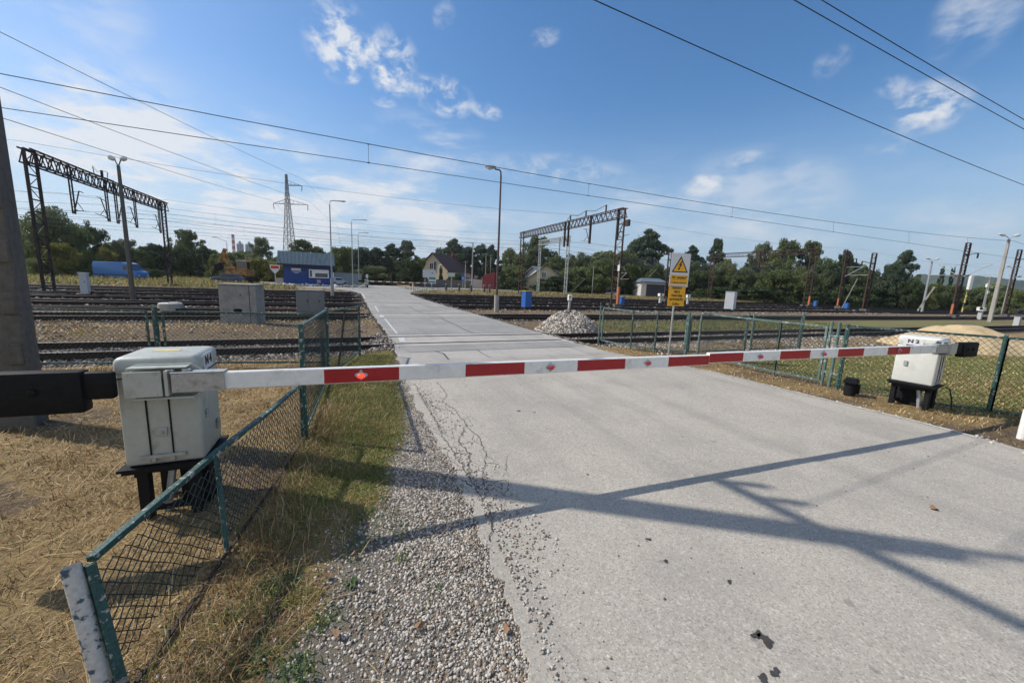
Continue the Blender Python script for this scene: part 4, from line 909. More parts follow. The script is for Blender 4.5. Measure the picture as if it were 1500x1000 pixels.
def gantry(label, Xg, yn, yf, h, hang, m, mleg, solid=False, orange=False, leg=1.0, hgt=.85, sides=None, drop=2.3, roofbits=True, base_box=True):
    t = thing('rail_gantry', label, 'rail gantry', (Xg, yn, 0))
    for y, s in ((yn, 1), (yf, -1)):
        mb = MB(); lattice_leg(mb, Xg+.2, y, Xg+.2, y+s*leg, -.15, h, .13); 
        lg = build('leg', mb, mleg, t, world=True)
        for yy_ in (y, y+s*leg): mb = MB(); mb.box((Xg+.2,yy_,-.05),(.9,.45,.35)); build('footing', mb, concrete_dark, lg)
        for ch in kids(lg):
            for v in ch.data.vertices: v.co.x -= Xg; v.co.y -= yn
    mb = MB(); truss(mb, Xg+.22, min(yn,yf), max(yn,yf), h, hgt); build('truss', mb, m, t, world=True)
    for k, y in enumerate(hang):
        z0 = h-hgt-drop; s = (sides or [1]*len(hang))[k]
        mb = MB()
        if solid: mb.beam((Xg+.2,y,z0),(Xg+.2,y,h), .22,.16)
        else: lattice_leg(mb, Xg+.2, y-.16, Xg+.2, y+.16, z0, h, .07, .42, False)
        hg = build('hanger', mb, m, t, world=True)
        if s:
            mb = MB(); ins = MB(); cantilever(mb, ins, Xg+.2, y, z0, s)
            br = build('bracket', mb, m, t, world=True); io = build('insulator', ins, insul, br)
            for v in io.data.vertices: v.co.x -= Xg; v.co.y -= yn
    return t
Xl = -18.4
hl = [at_x(113, Xl), at_x(163, Xl), at_x(176, Xl), at_x(203, Xl), at_x(237, Xl)]
gl = gantry('dark lattice rail gantry spanning the tracks on the left', Xl, 35.2, 55.5, 8.9, hl, rust_dark, rust_dark, leg=1.0, sides=[1,-1,1,-1,-1], drop=2.5)
mb = MB(); mb.beam((.2,7.0,9.0),(.2,10.2,9.05),.05,.12); mb.beam((.2,8.5,9.0),(.2,8.5,9.55),.14,.12); mb.beam((.2,7.4,9.0),(.2,7.3,9.6),.04,.04); mb.beam((.2,9.2,9.0),(.2,9.4,9.6),.04,.04); mb.tube([(.2,7.3,9.6),(.2,7.9,9.3),(.2,8.5,9.55),(.2,9.4,9.6)], .015, 4); build('switch', mb, rust_dark, gl)
Xr = 25.6
hr = [at_x(893, Xr)-.3, at_x(857, Xr), at_x(826, Xr), at_x(821, Xr)]
gR = gantry('rusty lattice rail gantry with hanging posts, standing right of the road', Xr, 32.3, 57.5, 9.7, hr, rust, rust, solid=True, sides=[-1,1,1,0], drop=2.2, leg=-1.0 if False else 1.1)
mb = MB(); mb.bx(.1,.3,-.12,.12,-.1,1.9); build('orange_band', mb, orange_paint, gR)
mb = MB(); mb.bx(-.03,.02,-.16,.16,3.5,4.1); build('number_plate', mb, sign_white, gR)
mb = MB()
for k, y in enumerate((3.2, 7.0, 10.4)): mb.beam((.2,y,9.75),(.2,y,10.5-.05*k), .12,.12)
mb.tube([(.2,3.2,10.5),(.2,5.2,10.15),(.2,7.0,10.45),(.2,8.8,10.1),(.2,10.4,10.4),(.2,11.4,9.7)], .03, 5); build('switch', mb, rust_dark, gR)
mb = MB(); mb.bx(.1,.35,-.75,-.25,7.9,8.5); build('junction_box', mb, rust_dark, gR)
cabinet('small blue point-heater box at the foot of the right rail gantry', 27.0, 33.1, .4, .35, .8, blue_box, 0, doors=1)
Xq = 35.5; gantry('pale grey half gantry seen through the right rusty gantry', Xq, at_x(829, Xq), at_x(786, Xq), 10.2, [at_x(815, Xq)], grey_steel, grey_steel, solid=True, sides=[0], drop=2.4, leg=.8)
Xe = 73.0; gantry('distant rusty gantry across the yard in front of the big green trees', Xe, at_x(1186, Xe), at_x(1036, Xe), 9.6, [at_x(1105, Xe), at_x(1111, Xe)], rust, rust, solid=True, sides=[1,-1], drop=2.2, leg=.9, hgt=.8)
ge_ = [o for o in COL.objects if o.name.startswith('rail_gantry')][-1]; mb = MB(); mb.bx(.1,.3,-.12,.12,-.1,1.6); build('orange_band', mb, orange_paint, ge_)
def mast(label, px, d, top, m=rust, w=.55, orange=True, plate=False, arms=1, ddir=1, box=False, group='rusty catenary masts in the yard'):
    p = at_dist(px, hor(px), d); h = top_z(px, top, d)
    t = thing('catenary_mast', label, 'rail mast', (p.x, p.y, 0), 0, group); v = Vector((ax.x, ax.y, 0)).normalized()*w/2
    mb = MB(); lattice_leg(mb, -v.x, -v.y, v.x*.9, v.y*.9, -.2, h, .15, .6); build('shaft', mb, m, t)
    if orange:
        mb = MB(); 
        for s in (-1,): mb.beam((v.x*s, v.y*s, .3), (v.x*s, v.y*s, 1.5), .19, .19)
        build('orange_band', mb, orange_paint, t)
    mb = MB(); mb.box((0,0,0),(1.0,.8,.5)); build('footing', mb, concrete_dark, t)
    mb = MB(); mb.box((0,0,h-1.4),(.9,.3,.1)); mb.beam((0,0,h-1.4), (v.x*5*ddir, v.y*5*ddir, h-1.1), .07,.07); mb.beam((v.x*5*ddir, v.y*5*ddir, h-1.1), (v.x*5*ddir, v.y*5*ddir, h-1.7), .12,.12); build('crossarm', mb, m, t)
    for k in range(arms):
        s = 1 if k == 0 else -1; s *= ddir; y0 = h-3.4
        mb = MB(); mb.beam((0,0,y0-.6), (0,s*-2.2,y0+.9), .07,.07); mb.beam((0,0,y0+.9),(0,s*-2.3,y0+.95),.05,.05); mb.beam((0,0,y0-.4),(0,s*-3.0,y0-.3),.06,.06); br = build('bracket', mb, grey_steel, t)
        ins = MB(); ins.tube([(0,s*-.3,y0-.39),(0,s*-.5,y0-.38),(0,s*-.7,y0-.37)], [.05,.1,.05], 8); build('insulator', ins, insul, br)
    if plate: mb = MB(); mb.box((0,0,1.5)if False else (-v.x,-v.y-.12,2.2),(.3,.04,.4)); build('number_plate', mb, sign_white, t)
    return t
mast('rusty mast directly left of the yellow warning sign', 977, 66, 368, w=.5, plate=False, orange=False)
mast('rusty mast beside the small blue box and the leaning strut', 1232, 82, 368, w=.6)
mast('rusty mast with a plain dark foot, left of the dark pine', 1270, 72, 371, w=.6, arms=0, ddir=-1, orange=False)
mast('tallest rusty mast with a bright orange foot, behind the far barrier cabinet', 1401, 71, 356, w=.55, arms=2)
mast('rightmost rusty mast, beside the farther double lamp', 1476, 92, 366, w=.6, arms=1, orange=False)
mast('dark rusty mast low in front of the pine, far right yard', 1328, 120, 402, w=.7, arms=2, m=rust_dark)
mast('weathered brown mast with a diagonal stay behind the gantry foot', 906, 84, 382, m=concrete, w=.35, orange=False, arms=1)
mast('thin pale mast with short arms among the trees right of the distant gantry', 1212, 120, 395, m=grey_steel, w=.5, orange=False, arms=2)
cabinet('small blue box at the foot of the fourth rusty mast', *(at_dist(1238, 460, 80).xy), .55, .5, .8, blue_box, 0, doors=1)
cabinet('small blue box beside the orange mast foot near the distant gantry', *(at_dist(1192, 460, 86).xy), .45, .45, .8, blue_box, 0, doors=1)
# stays
def stay(label, a, b, r=.05, m=concrete):
    mb = MB(); mb.beam(a, b, r*2, r*2); tag(build('mast_strut', mb, m), label, 'strut')
def pt(px, py, d): return at_dist(px, py, d)
stay('pale leaning strut of the fourth rusty mast', pt(1232,453,80), pt(1256,408,80)); stay('pale strut leaning at the foot of the lone yard lamp', pt(1344,455,76), pt(1369,420,76), .09)
stay('thin stay slanting up in front of the hedge by the second house', pt(838,427,78), pt(857,408,78), .04); stay('thin diagonal stay left of the dark garage', pt(928,427,80), pt(962,394,80), .04)
# ---------------------------------------------------------------- small signals
def dwarf(label, px, py, d, h=1.0, w=.3, m=white_paint):
    p = at_dist(px, py, d); t = thing('shunting_signal', label, 'signal', (p.x,p.y,0))
    mb = MB(); mb.beam((0,0,-.2),(0.05,0,h*.7), w*.45, w*.4); build('post', mb, mat('grey_signal_post', (.4,.41,.4), .6), t)
    mb = MB(); mb.box((.04,0,h*.85),(w,w*.7,h*.34)); hd = build('head', mb, m, t, bevel=.03); mb = MB(); v = -Vector((p.x,p.y,0)).normalized(); c = Vector((.04,0,h*.9))+v*w*.45; mb.ell(c,(w*.22,w*.22,w*.22),8,6); build('lens', mb, sign_black, hd)
    return t
def dwarf_p(label, px, py, top, d, **k): p = at_dist(px, hor(px), d); return dwarf(label, px, py, d, h=top_z(px, top, d), **k)
dwarf_p('grey dwarf signal with a white cap right behind the rubble heap', 833, 452, 432, 27, w=.28)
dwarf_p('white dwarf signal in front of the dark garage', 967, 440, 430, 58, w=.7)
dwarf_p('small white-capped signal right of the yellow sign', 1007, 441, 432, 56, w=.5)
dwarf_p('bright white stubby signal in the yard near the rightmost lamps', 1435, 463, 450, 72, w=.8)
dwarf_p('low dark signal with a white top at the right frame edge', 1491, 466, 453, 60, w=.9, m=sign_black)
p = at_dist(1413, 448, 110); t = thing('light_signal', 'tall leaning light signal with a white head and yellow post by the bushes', 'signal', (p.x,p.y,0))
mb = MB(); mb.tube([(-.6,0,-.2),(0,0,4.2)], .12, 8); build('post', mb, mat('yellow_signal_post', (.5,.42,.12), .6, var=.3, scale=1.5, col2=(.03,.03,.03), lo=.5, hi=.55), t); mb = MB(); mb.box((.2,0,5.2),(1.1,.4,2.6)); build('head', mb, white_paint, t, bevel=.1)
p = at_dist(1440, 448, 95); t = thing('light_signal', 'thin signal with two small white faces left of the tallest yard lamp', 'signal', (p.x,p.y,0))
mb = MB(); mb.tube([(0,0,-.2),(0,0,5)], .08, 8); build('post', mb, zinc, t); mb = MB(); mb.box((-.1,0,4.4),(.75,.2,.55)); mb.box((.5,0,3.4),(.5,.2,.45)); build('head', mb, white_paint, t)
# fallen light stones between tracks on the right, orange-marked sleepers

# ---------------------------------------------------------------- crossing keeper's hut
hp = at_dist(416, 417, 69); hq = at_dist(488, 419, 69); ang = math.atan2(hq.y-hp.y, hq.x-hp.x); Wd = (hq-hp).xy.length
t = thing('keeper_hut', 'blue crossing keeper hut with a grey-blue ribbed metal roof and a wide white window', 'hut', (hp.x, hp.y, 0), ang)
eave = 3.25
mb = MB(); mb.bx(0, Wd, 0, 4.0, -.1, eave); build('wall', mb, blue_paint, t)
mb = MB(); nrib = 44; y0, z0, y1, z1 = -.95, eave-.05, 2.1, eave+1.95; x0, x1 = -.75, Wd+.35; pts = []
for k in range(nrib*4+1):
    x = x0+(x1-x0)*k/(nrib*4); pts.append((x, .05 if k % 4 in (1,2) else 0))
vs = []
for x, dz in pts: vs += [(x, y0, z0+dz), (x, y1, z1+dz), (x, 5.1, z0+dz)]
mb.add(vs, [(3*i,3*i+3,3*i+4,3*i+1) for i in range(len(pts)-1)]+[(3*i+1,3*i+4,3*i+5,3*i+2) for i in range(len(pts)-1)])
rf = build('roof', mb, roof_blue, t)
mb = MB(); mb.bx(x0,x1,y0+.02,y0+.06,z0-.2,z0-.01); mb.prism([(x0+.02,y0+.07,z0-.03),(x0+.02,5.05,z0-.03),(x0+.02,y1,z1-.03)], (.05,0,0)); mb.prism([(x1-.07,y0+.07,z0-.03),(x1-.07,5.05,z0-.03),(x1-.07,y1,z1-.03)], (.05,0,0)); mb.bx(x0+.1,x1-.1,y0+.07,0,z0-.12,z0-.04); build('eaves_board', mb, rust_dark, rf)
wx0, wx1, wz0, wz1 = Wd*.505, Wd*.915, 1.25, 2.55
mb = MB(); mb.bx(wx0,wx1,-.05,-.005,wz0,wz1); wf = build('window', mb, white_paint, t)
mb = MB(); mb.bx(wx0+.12,wx0+.42,-.06,-.051,wz0+.15,wz1-.15); mb.bx(wx0+.85,wx1-.15,-.06,-.051,wz0+.12,wz1-.55); build('pane', mb, glass, wf)
mb = MB(); mb.bx(Wd*.155,Wd*.345,-.03,-.005,2.28,2.62); mb.bx(Wd*.17,Wd*.35,-.03,-.005,2.08,2.16); mb.bx(Wd*.21,Wd*.30,-.03,-.005,1.86,1.93); build('name_board', mb, sign_white, t)
mb = MB(); mb.bx(Wd*.66,Wd*.74,-.03,-.005,.45,.95); build('notice', mb, mat('faded_notice', (.45,.30,.25), .7, var=.3, scale=6), t)
mb = MB(); mb.bx(Wd*.46,Wd*.47,-.012,-.004,.1,eave-.2); build('corner_joint', mb, sign_black, t)
# white edging stones in front of the hut
pos = np.array([tuple(at_dist(px, 420.5+.045*(px-405)-2, 66.5+rng.uniform(-.6,.6)))[:2]+(.12,) for px in np.linspace(404, 532, 70)])
o = stones('edging_stones', pos, rng.uniform(.16,.34,70), [mat('whitewashed_stone', (.6,.6,.57), .8, var=.15), st_m], [.7,.3]); tag(o, label='row of whitewashed edging stones in front of the blue hut', cat='stones', kind='stuff')
p = at_dist(404, 417, 67); t = thing('stop_sign', 'small inverted triangle sign with a red bar left of the hut', 'sign', (p.x,p.y,0), ang)
mb = MB(); mb.tube([(0,0,-.1),(0,0,2.6)], .06, 8); build('post', mb, zinc, t); mb = MB(); mb.prism([(-.65,-.08,2.95),(.65,-.08,2.95),(.6,-.08,2.35),(.12,-.08,1.75),(-.12,-.08,1.75),(-.6,-.08,2.35)], (0,.03,0)); tri = build('sign_plate', mb, sign_white, t); mb = MB(); mb.bx(-.5,.5,-.095,-.083,2.40,2.80); build('red_bar', mb, mat('sign_red', (.5,.02,.03), .5), tri)
cabinet('small concrete bin box between the triangle sign and the hut', *(at_dist(410, 417, 68).xy), .9,.7,1.0, concrete, ang, doors=0)
cabinet('grey ribbed metal shed right of the blue hut', *(at_dist(509, 417, 76).xy), 4.6,2.5,2.2, mat('ribbed_shed', (.22,.26,.28), .6, .2, var=.15, scale=2), ang, doors=3)
# pale car behind the hut
def car(label, p, rz, c, l=4.2, van=False, blue=None):
    t = thing('parked_van' if van else 'parked_car', label, 'van' if van else 'car', (p[0],p[1],0), rz)
    w = 1.95 if van else 1.7
    if van: prof = [(-l/2,.35),(-l/2-.02,2.0),(-l/2+.12,2.32),(l*.16,2.36),(l*.27,2.2),(l*.395,1.38),(l*.49,1.12),(l/2,.85),(l/2,.38)]
    else: prof = [(-l/2,.3),(-l/2,.85),(-l*.42,.95),(-l*.3,1.4),(l*.1,1.43),(l*.24,.98),(l*.45,.82),(l/2,.6),(l/2,.3)]
    mb = MB(); mb.prism([(x,-w/2,z) for x, z in prof], (0,w,0)); body = build('body', mb, c, t, bevel=.06, smooth=True)
    gl_ = MB()
    if van: gl_.prism([(l*.19,-w/2-.012,1.38),(l*.34,-w/2-.012,1.38),(l*.26,-w/2-.012,2.0),(l*.19,-w/2-.012,2.0)], (0,w+.024,0)); 
    else: gl_.prism([(-l*.27,-w/2-.012,.98),(l*.17,-w/2-.012,.98),(l*.08,-w/2-.012,1.3),(-l*.24,-w/2-.012,1.3)], (0,w+.024,0))
    build('window', gl_, glass, t)
    mb = MB(); d = .045
    if van: mb.beam((l*.285,-w/2+.12,2.12),(l*.385,-w/2+.12,1.48),.02,.02); mb.add([(l*.278,-w/2+.12,2.19),(l*.278,w/2-.12,2.19),(l*.402,w/2-.12,1.40),(l*.402,-w/2+.12,1.40)],[(0,1,2,3)])
    else: mb.add([(l*.112,-w/2+.1,1.42),(l*.112,w/2-.1,1.42),(l*.247,w/2-.1,1.0),(l*.247,-w/2+.1,1.0)],[(0,1,2,3)])
    build('windscreen', mb, glass, t)
    for x in (-l*.3, l*.32):
        for y in (-w/2+.02, w/2-.02):
            mb = MB(); mb.tube([(x,y-.1,.34),(x,y+.1,.34)], .34, 16); wh = build('wheel', mb, rubber, t, bevel=.02); mb = MB(); mb.tube([(x,y-.108,.34),(x,y+.108,.34)], .18, 10); build('rim', mb, zinc, wh)
    for y in (-w/2+.25, w/2-.25): mb = MB(); mb.ell((l/2-.02,y,.72),(.05,.16,.09),8,5); build('headlight', mb, lens, t)
    if van:
        mb = MB(); mb.bx(-l*.35,l*.12,-.5,-.42,2.40,2.46); mb.bx(-l*.35,l*.12,.42,.5,2.40,2.46); mb.bx(-l*.1,l*.0,-.5,.5,2.46,2.56); build('roof_rack', mb, rust_dark, t)
        mb = MB(); mb.bx(-l/2+.1,l*.4,-w/2-.02,-w/2-.002,.62,.72); build('side_trim', mb, sign_black, t)
    return t
a = math.atan2(ax.y, ax.x); p = at_dist(177, hor(177), 74)
car('blue high-roof panel van parked in the dry field at the left', p, a+R(6), mat('blue_van_paint', (.015,.13,.40), .35, coat=.4), 5.3, True)
p = at_dist(492, 417, 73); car('pale silver car half hidden behind the blue hut', p, a+R(75), mat('silver_car_paint', (.5,.52,.55), .3, .4, coat=.5))
# ---------------------------------------------------------------- excavator
p = at_dist(354, 414, 74); t = thing('excavator', 'small yellow tracked excavator with a folded arm, behind the big grey box', 'excavator', (p.x,p.y,0), a+R(8))
t.scale = (1.12,1.12,1.12)
for y in (-.95,.95):
    mb = MB(); n = 16; pr_ = [(1.5*(1 if math.cos(q)>0 else -1)+.42*math.cos(q), y-.22, .45+.42*math.sin(q)) for q in [2*math.pi*k/n+.01 for k in range(n)]]; mb.prism(pr_, (0,.44,0)); build('track', mb, black_iron, t)
ym = mat('digger_yellow', (.34,.17,.03), .6, var=.2, scale=2, col2=(.06,.04,.025), lo=.45, hi=.65)
mb = MB(); mb.bx(-1.5,1.3,-1.0,1.0,.98,1.75); mb.bx(-1.6,-.3,-.95,.95,1.75,2.1); mb.tube([(0,0,.6),(0,0,.98)], .6, 12); build('body', mb, ym, t, bevel=.06)
mb = MB(); mb.bx(.0,1.25,-1.0,.0,1.76,3.0); cb = build('cab', mb, ym, t, bevel=.05); mb = MB(); mb.bx(.12,1.12,-1.02,-1.005,2.0,2.85); mb.bx(1.255,1.27,-.9,-.1,1.95,2.85); build('window', mb, glass, cb); mb = MB(); mb.bx(-.05,1.32,-1.05,.05,3.01,3.09); build('roof', mb, sign_white, cb)
mb = MB(); mb.beam((-1.0,.35,1.7),(-2.2,.35,3.4),.35,.45); mb.beam((-2.2,.35,3.4),(-2.0,.35,4.6),.32,.4); build('boom', mb, ym, t, bevel=.04)
mb = MB(); mb.beam((-2.0,.35,4.6),(-2.9,.35,2.6),.26,.36); mb.beam((-1.5,.35,2.5),(-1.8,.35,3.9),.1,.1); build('stick', mb, ym, t, bevel=.03)
mb = MB(); mb.prism([(-2.6,.0,2.7),(-3.3,.0,2.4),(-3.5,.0,1.6),(-2.9,.0,1.5),(-2.5,.0,2.0)], (0,.75,0)); build('bucket', mb, black_iron, t, bevel=.04)
p = at_dist(335, 412, 70); car('small dark car with a pale bonnet parked left of the excavator', p, a+R(200), mat('dark_car_paint', (.03,.04,.09), .35, coat=.4), 3.9)
# ---------------------------------------------------------------- pylon, silos, chimney
p = at_dist(426, hor(426), 150); Hp = top_z(423, 255, 150); t = thing('power_pylon', 'tall steel lattice power pylon rising behind the blue hut', 'pylon', (p.x,p.y,0), a)
mb = MB(); n = 15; zs = [Hp*(1-(1-k/n)**1.15) for k in range(n+1)]; wid = lambda z: 1.75*(1-z/Hp)**1.25+.20
for k in range(n):
    z0, z1 = zs[k], zs[k+1]; a0, a1 = wid(z0), wid(z1); c0 = [(-a0,-a0),(a0,-a0),(a0,a0),(-a0,a0)]; c1 = [(-a1,-a1),(a1,-a1),(a1,a1),(-a1,a1)]
    for i in range(4):
        j = (i+1) % 4; A_, B_, C_, D_ = (*c0[i],z0),(*c0[j],z0),(*c1[j],z1),(*c1[i],z1)
        mb.beam(A_, D_, .15,.15); mb.beam(A_, C_, .075,.075); mb.beam(B_, D_, .075,.075); mb.beam(D_, C_, .075,.075)
build('tower', mb, mat('pylon_steel', (.20,.21,.22), .6, .4), t)
def arm_(x0, x1, z, w):
    mb = MB()
    for y in (-.5,.5): mb.beam((x0,y,z),(x1,0,z),.13,.13)
    mb.beam((x0,0,z+1.5),(x1,0,z),.12,.12)
    for q in (.25,.5,.75): mb.beam((x0+(x1-x0)*q,0,z),(x0+(x1-x0)*q,0,z+1.5*(1-q)),.07,.07)
    ar = build('crossarm', mb, MATS['pylon_steel'], t); mb = MB(); pts = []
    for k in range(9): q = math.pi*k/8; pts.append((x1-.9+.9*math.cos(q)*.6, 0, z-.6-1.3*math.sin(q)))
    mb.tube([(x1,0,z),(x1,0,z-.8),(x1-.15*(1 if x1>0 else -1),0,z-1.7)], .1, 6); build('insulator', mb, insul, ar)
kx = 150/F_PX; z_up = top_z(430, 272, 150); z_lo = top_z(427, 299, 150)
arm_(.3, 4.9, z_up, 0); arm_(.4, 6.6, z_lo, 0); arm_(-.4, -4.6, z_lo, 0)
PY = {'up': p+Vector((ax.x,ax.y,0)).normalized()*5.6+Vector((0,0,z_up)), 'lr': p+Vector((ax.x,ax.y,0)).normalized()*7.4+Vector((0,0,z_lo-1)), 'll': p-Vector((ax.x,ax.y,0)).normalized()*5.2+Vector((0,0,z_lo-1))}
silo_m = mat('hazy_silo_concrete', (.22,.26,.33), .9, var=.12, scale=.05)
def silo_bank(label, px0, px1, top, d, n):
    c = at_dist((px0+px1)/2, hor(px0), d); t = thing('silo_group', label, 'silos', (c.x,c.y,0), a); Wm = px_w((px0+px1)/2, px1-px0, d); Hm = top_z(px0, top, d); r = Wm/n/2
    for i in range(n):
        x = -Wm/2+r*(2*i+1); hh = Hm*(1-.08*abs(i-n/2+.5)); mb = MB(); mb.tube([(x,0,0),(x,0,hh-.3*r),(x,0,hh)], [r*.97,r*.97,r*.35], 14); mb.tube([(x,0,hh),(x,0,hh+r*.5)], r*.3, 8); build('silo', mb, silo_m, t, smooth=False)
    return t
silo_bank('left taller bank of grey-blue cement silos on the horizon', 348, 360, 353, 620, 3); silo_bank('right bank of grey-blue cement silos on the horizon', 360.5, 374, 354, 640, 3)
p = at_dist(344.5, hor(344), 600); Hc = top_z(344.5, 343.5, 600); t = thing('chimney', 'distant red and white striped factory chimney left of the silos', 'chimney', (p.x,p.y,0))
mb = MB(); nb = 7
for k in range(nb): mb.cur = k % 2; z0, z1 = Hc*(1-.55*(k+1)/nb), Hc*(1-.55*k/nb); mb.tube([(0,0,z0),(0,0,z1)], [2.0-.4*z0/Hc,2.0-.4*z1/Hc], 12)
mb.cur = 1; mb.tube([(0,0,0),(0,0,Hc*.45)], [2.3,1.85], 12); build('shaft', mb, [mat('chimney_red', (.28,.08,.07), .8), mat('chimney_white', (.42,.42,.44), .8)], t)
# ---------------------------------------------------------------- houses, walls
def house(label, px, d, rz, w, l, he, hr_, wallm, roofm, wins, ext=None, chim=None):
    p = at_dist(px, hor(px), d); t = thing('house', label, 'house', (p.x,p.y,0), rz)
    mb = MB(); mb.prism([(-w/2,0,-.2),(w/2,0,-.2),(w/2,0,he),(0,0,hr_),(-w/2,0,he)], (0,l,0)); build('wall', mb, wallm, t)
    mb = MB(); o = .55; k = (hr_-he)/(w/2)
    for s in (-1, 1): mb.prism([(0,-o,hr_+.16),(s*(w/2+o),-o,he-k*o+.16),(s*(w/2+o),-o,he-k*o-.02),(0,-o,hr_-.02)], (0,l+2*o,0))
    rf = build('roof', mb, roofm, t)
    if chim: mb = MB(); mb.bx(chim[0]-.3,chim[0]+.3,chim[1]-.3,chim[1]+.3,he+.6,hr_+.9); build('chimney', mb, brick_red, rf)
    for (x, z, ww, hh) in wins:
        mb = MB(); mb.bx(x-ww/2-.08,x+ww/2+.08,-.06,-.003,z-.08,z+hh+.08); wf = build('window', mb, white_paint, t); mb = MB(); mb.bx(x-ww/2,x-.04,-.075,-.062,z,z+hh); mb.bx(x+.04,x+ww/2,-.075,-.062,z,z+hh); build('pane', mb, glass, wf)
    if ext:
        x0, x1, h0_, h1_ = ext; mb = MB(); mb.prism([(x0,.6,-.2),(x1,.6,-.2),(x1,.6,h1_-.1),(x0,.6,h0_-.1)], (0,l*.7,0)); build('wall', mb, wallm, t)
        mb = MB(); mb.prism([(x0,.2,h0_-.08),(x1+.5,.2,h1_-.16),(x1+.5,.2,h1_),(x0,.2,h0_+.08)], (0,l*.75,0)); build('roof', mb, roofm, t)
    return t
house('beige house with a steep brown roof behind the junction road', 634, 98, a-R(24), 10.5, 12, 3.3, 8.0, tarp, roof_brown, [(-.4,4.2,.9,1.4),(.7,3.4,.8,2.6),(2.3,4.6,.5,.5)], ext=(5.2,10.5,3.4,2.2), chim=(.5,8))
house('beige house with a low dark roof seen through the right gantry', 800, 92, a-R(6), 11.5, 10, 1.9, 6.1, tarp, mat('dark_roof', (.04,.04,.045), .7, var=.2), [(3.7,.5,1.5,1.5),(-.6,3.2,.9,1.2)])
house('small house with a grey roof hidden by hedges left of the second beige house', 781, 97, a-R(50), 7, 7, 3.6, 5.8, mat('white_render', (.5,.5,.48), .8), mat('grey_roof', (.17,.18,.20), .6), [(0,1.4,1.2,1.2)])
house('low house with a dark roof between the pines behind the red box', 703, 120, a-R(30), 8, 9, 3.6, 6.6, tarp, mat('dark_roof', (1,1,1)), [(0,1.2,1.2,1.2)])
p = at_dist(954, 425, 88); t = thing('garage', 'dark garage with a pale flat roof behind the dwarf signal, left of the yellow sign', 'garage', (p.x,p.y,0), a)
mb = MB(); mb.bx(-2.2,3.0,0,7,-.2,2.9); build('wall', mb, mat('white_render', (1,1,1)), t); mb = MB(); mb.bx(-2.6,3.4,-.5,7.5,2.95,3.15); mb.prism([(-2.6,-.5,3.15),(3.4,-.5,3.15),(2.2,2,3.9),(-1.5,2,3.9)],(0,3,.0)); build('roof', mb, mat('pale_roof_sheet', (.12,.16,.20), .5, var=.1), t); mb = MB(); mb.bx(-1.1,2.8,-.05,-.01,0,2.6); build('door', mb, mat('dark_door', (.02,.022,.035), .5), t)
p = at_dist(1012, 425, 110); house('white house end showing pale between trees right of the yellow sign', 1004, 105, a, 6, 8, 4.2, 6.6, mat('white_render', (1,1,1)), mat('grey_roof', (1,1,1)), [(0,1.2,1.2,1.2)])
def wall_run(label, y, x0, x1, h, m, step=2.5, name='wall'):
    t = thing(name, label, 'wall', (x0, y, 0)); n = int((x1-x0)/step)
    mb = MB(); mb.bx(0, x1-x0, .02, .10, -.2, h); build('panel', mb, m, t)
    proto = None
    for k in range(n+1):
        if proto is None: mb = MB(); mb.bx(-.09,.09,-.04,.16,-.2,h+.12); proto = build('post', mb, m, t)
        else: c = proto.copy(); COL.objects.link(c); c.parent = t; c.location.x = k*step
    return t
wall_run('long grey concrete panel wall running behind the far road', 87.0, 33, 105, 2.0, grey_wall)
wall_run('far continuation of the grey panel wall in front of the big green trees', 88.2, 106, 200, 2.0, mat('dark_grey_wall', (.12,.12,.115), .9, var=.2, scale=1), 4)
wall_run('dark grey fence in front of the steep-roofed beige house', 86.0, 14.5, 31.5, 1.7, mat('dark_grey_wall', (1,1,1)), 2.2)
p = at_dist(697, 415, 90); mb = MB(); mb.box((p.x,p.y,1.0),(5.2,.3,2.2),a-R(5)); tag(build('low_wall', mb, mat('pale_wall', (.42,.41,.37), .8, var=.15)), 'short pale wall between the grey fence and the red box', 'wall')
p = at_dist(719, 422, 88); t = thing('sheet_metal_box', 'dark red ribbed sheet-metal box beside the road lamp', 'container', (p.x,p.y,0), a-R(20))
mb = MB(); mb.prism([(-1.6,-1.2,-.1),(1.3,-1.2,-.1),(1.3,-1.2,3.9),(-1.6,-1.2,3.0)], (0,2.6,0)); build('body', mb, brick_red, t); mb = MB()
for k in range(9): mb.bx(-1.55+k*.33,-1.47+k*.33,-1.24,-1.20,0,2.95+k*.09)
build('ribs', mb, brick_red, t)
p = at_dist(629, 422, 74); t = thing('billboard', 'white information board with green and dark stripes at the road junction', 'board', (p.x,p.y,0), a)
mb = MB(); mb.bx(.35,.47,0,.1,-.1,1.0); mb.bx(-.9,-.8,0,.1,-.1,1.9); build('post', mb, zinc, t); mb = MB(); mb.bx(-1.25,1.15,-.06,-.01,2.05,3.5); mb.bx(-.15,1.25,-.09,-.065,.95,2.3); bd = build('panel', mb, mat('board_face', (.45,.48,.52), .5, var=.1, scale=1.5), t)
mb = MB(); mb.bx(-.05,1.15,-.11,-.095,1.75,2.1); build('green_stripe', mb, mat('green_stripe', (.01,.17,.11), .5), bd); mb = MB(); mb.bx(-.05,1.15,-.11,-.095,1.15,1.32); mb.bx(.4,.65,-.07,-.062,2.8,2.95); build('dark_stripe', mb, sign_black, bd)
p = at_dist(678, 418, 84); t = thing('road_sign', 'small square blue road sign right of the steep-roofed beige house', 'sign', (p.x,p.y,0), a)
mb = MB(); mb.tube([(0,0,-.1),(0,0,2.6)], .05, 6); build('post', mb, zinc, t); mb = MB(); mb.bx(-.4,.4,-.08,-.05,1.8,2.9); sp2 = build('sign_plate', mb, mat('sign_blue', (.015,.09,.38), .4), t); mb = MB(); mb.prism([(-.16,-.085,2.0),(.16,-.085,2.0),(0,-.085,2.55)],(0,-.01,0)); build('symbol', mb, sign_white, sp2)
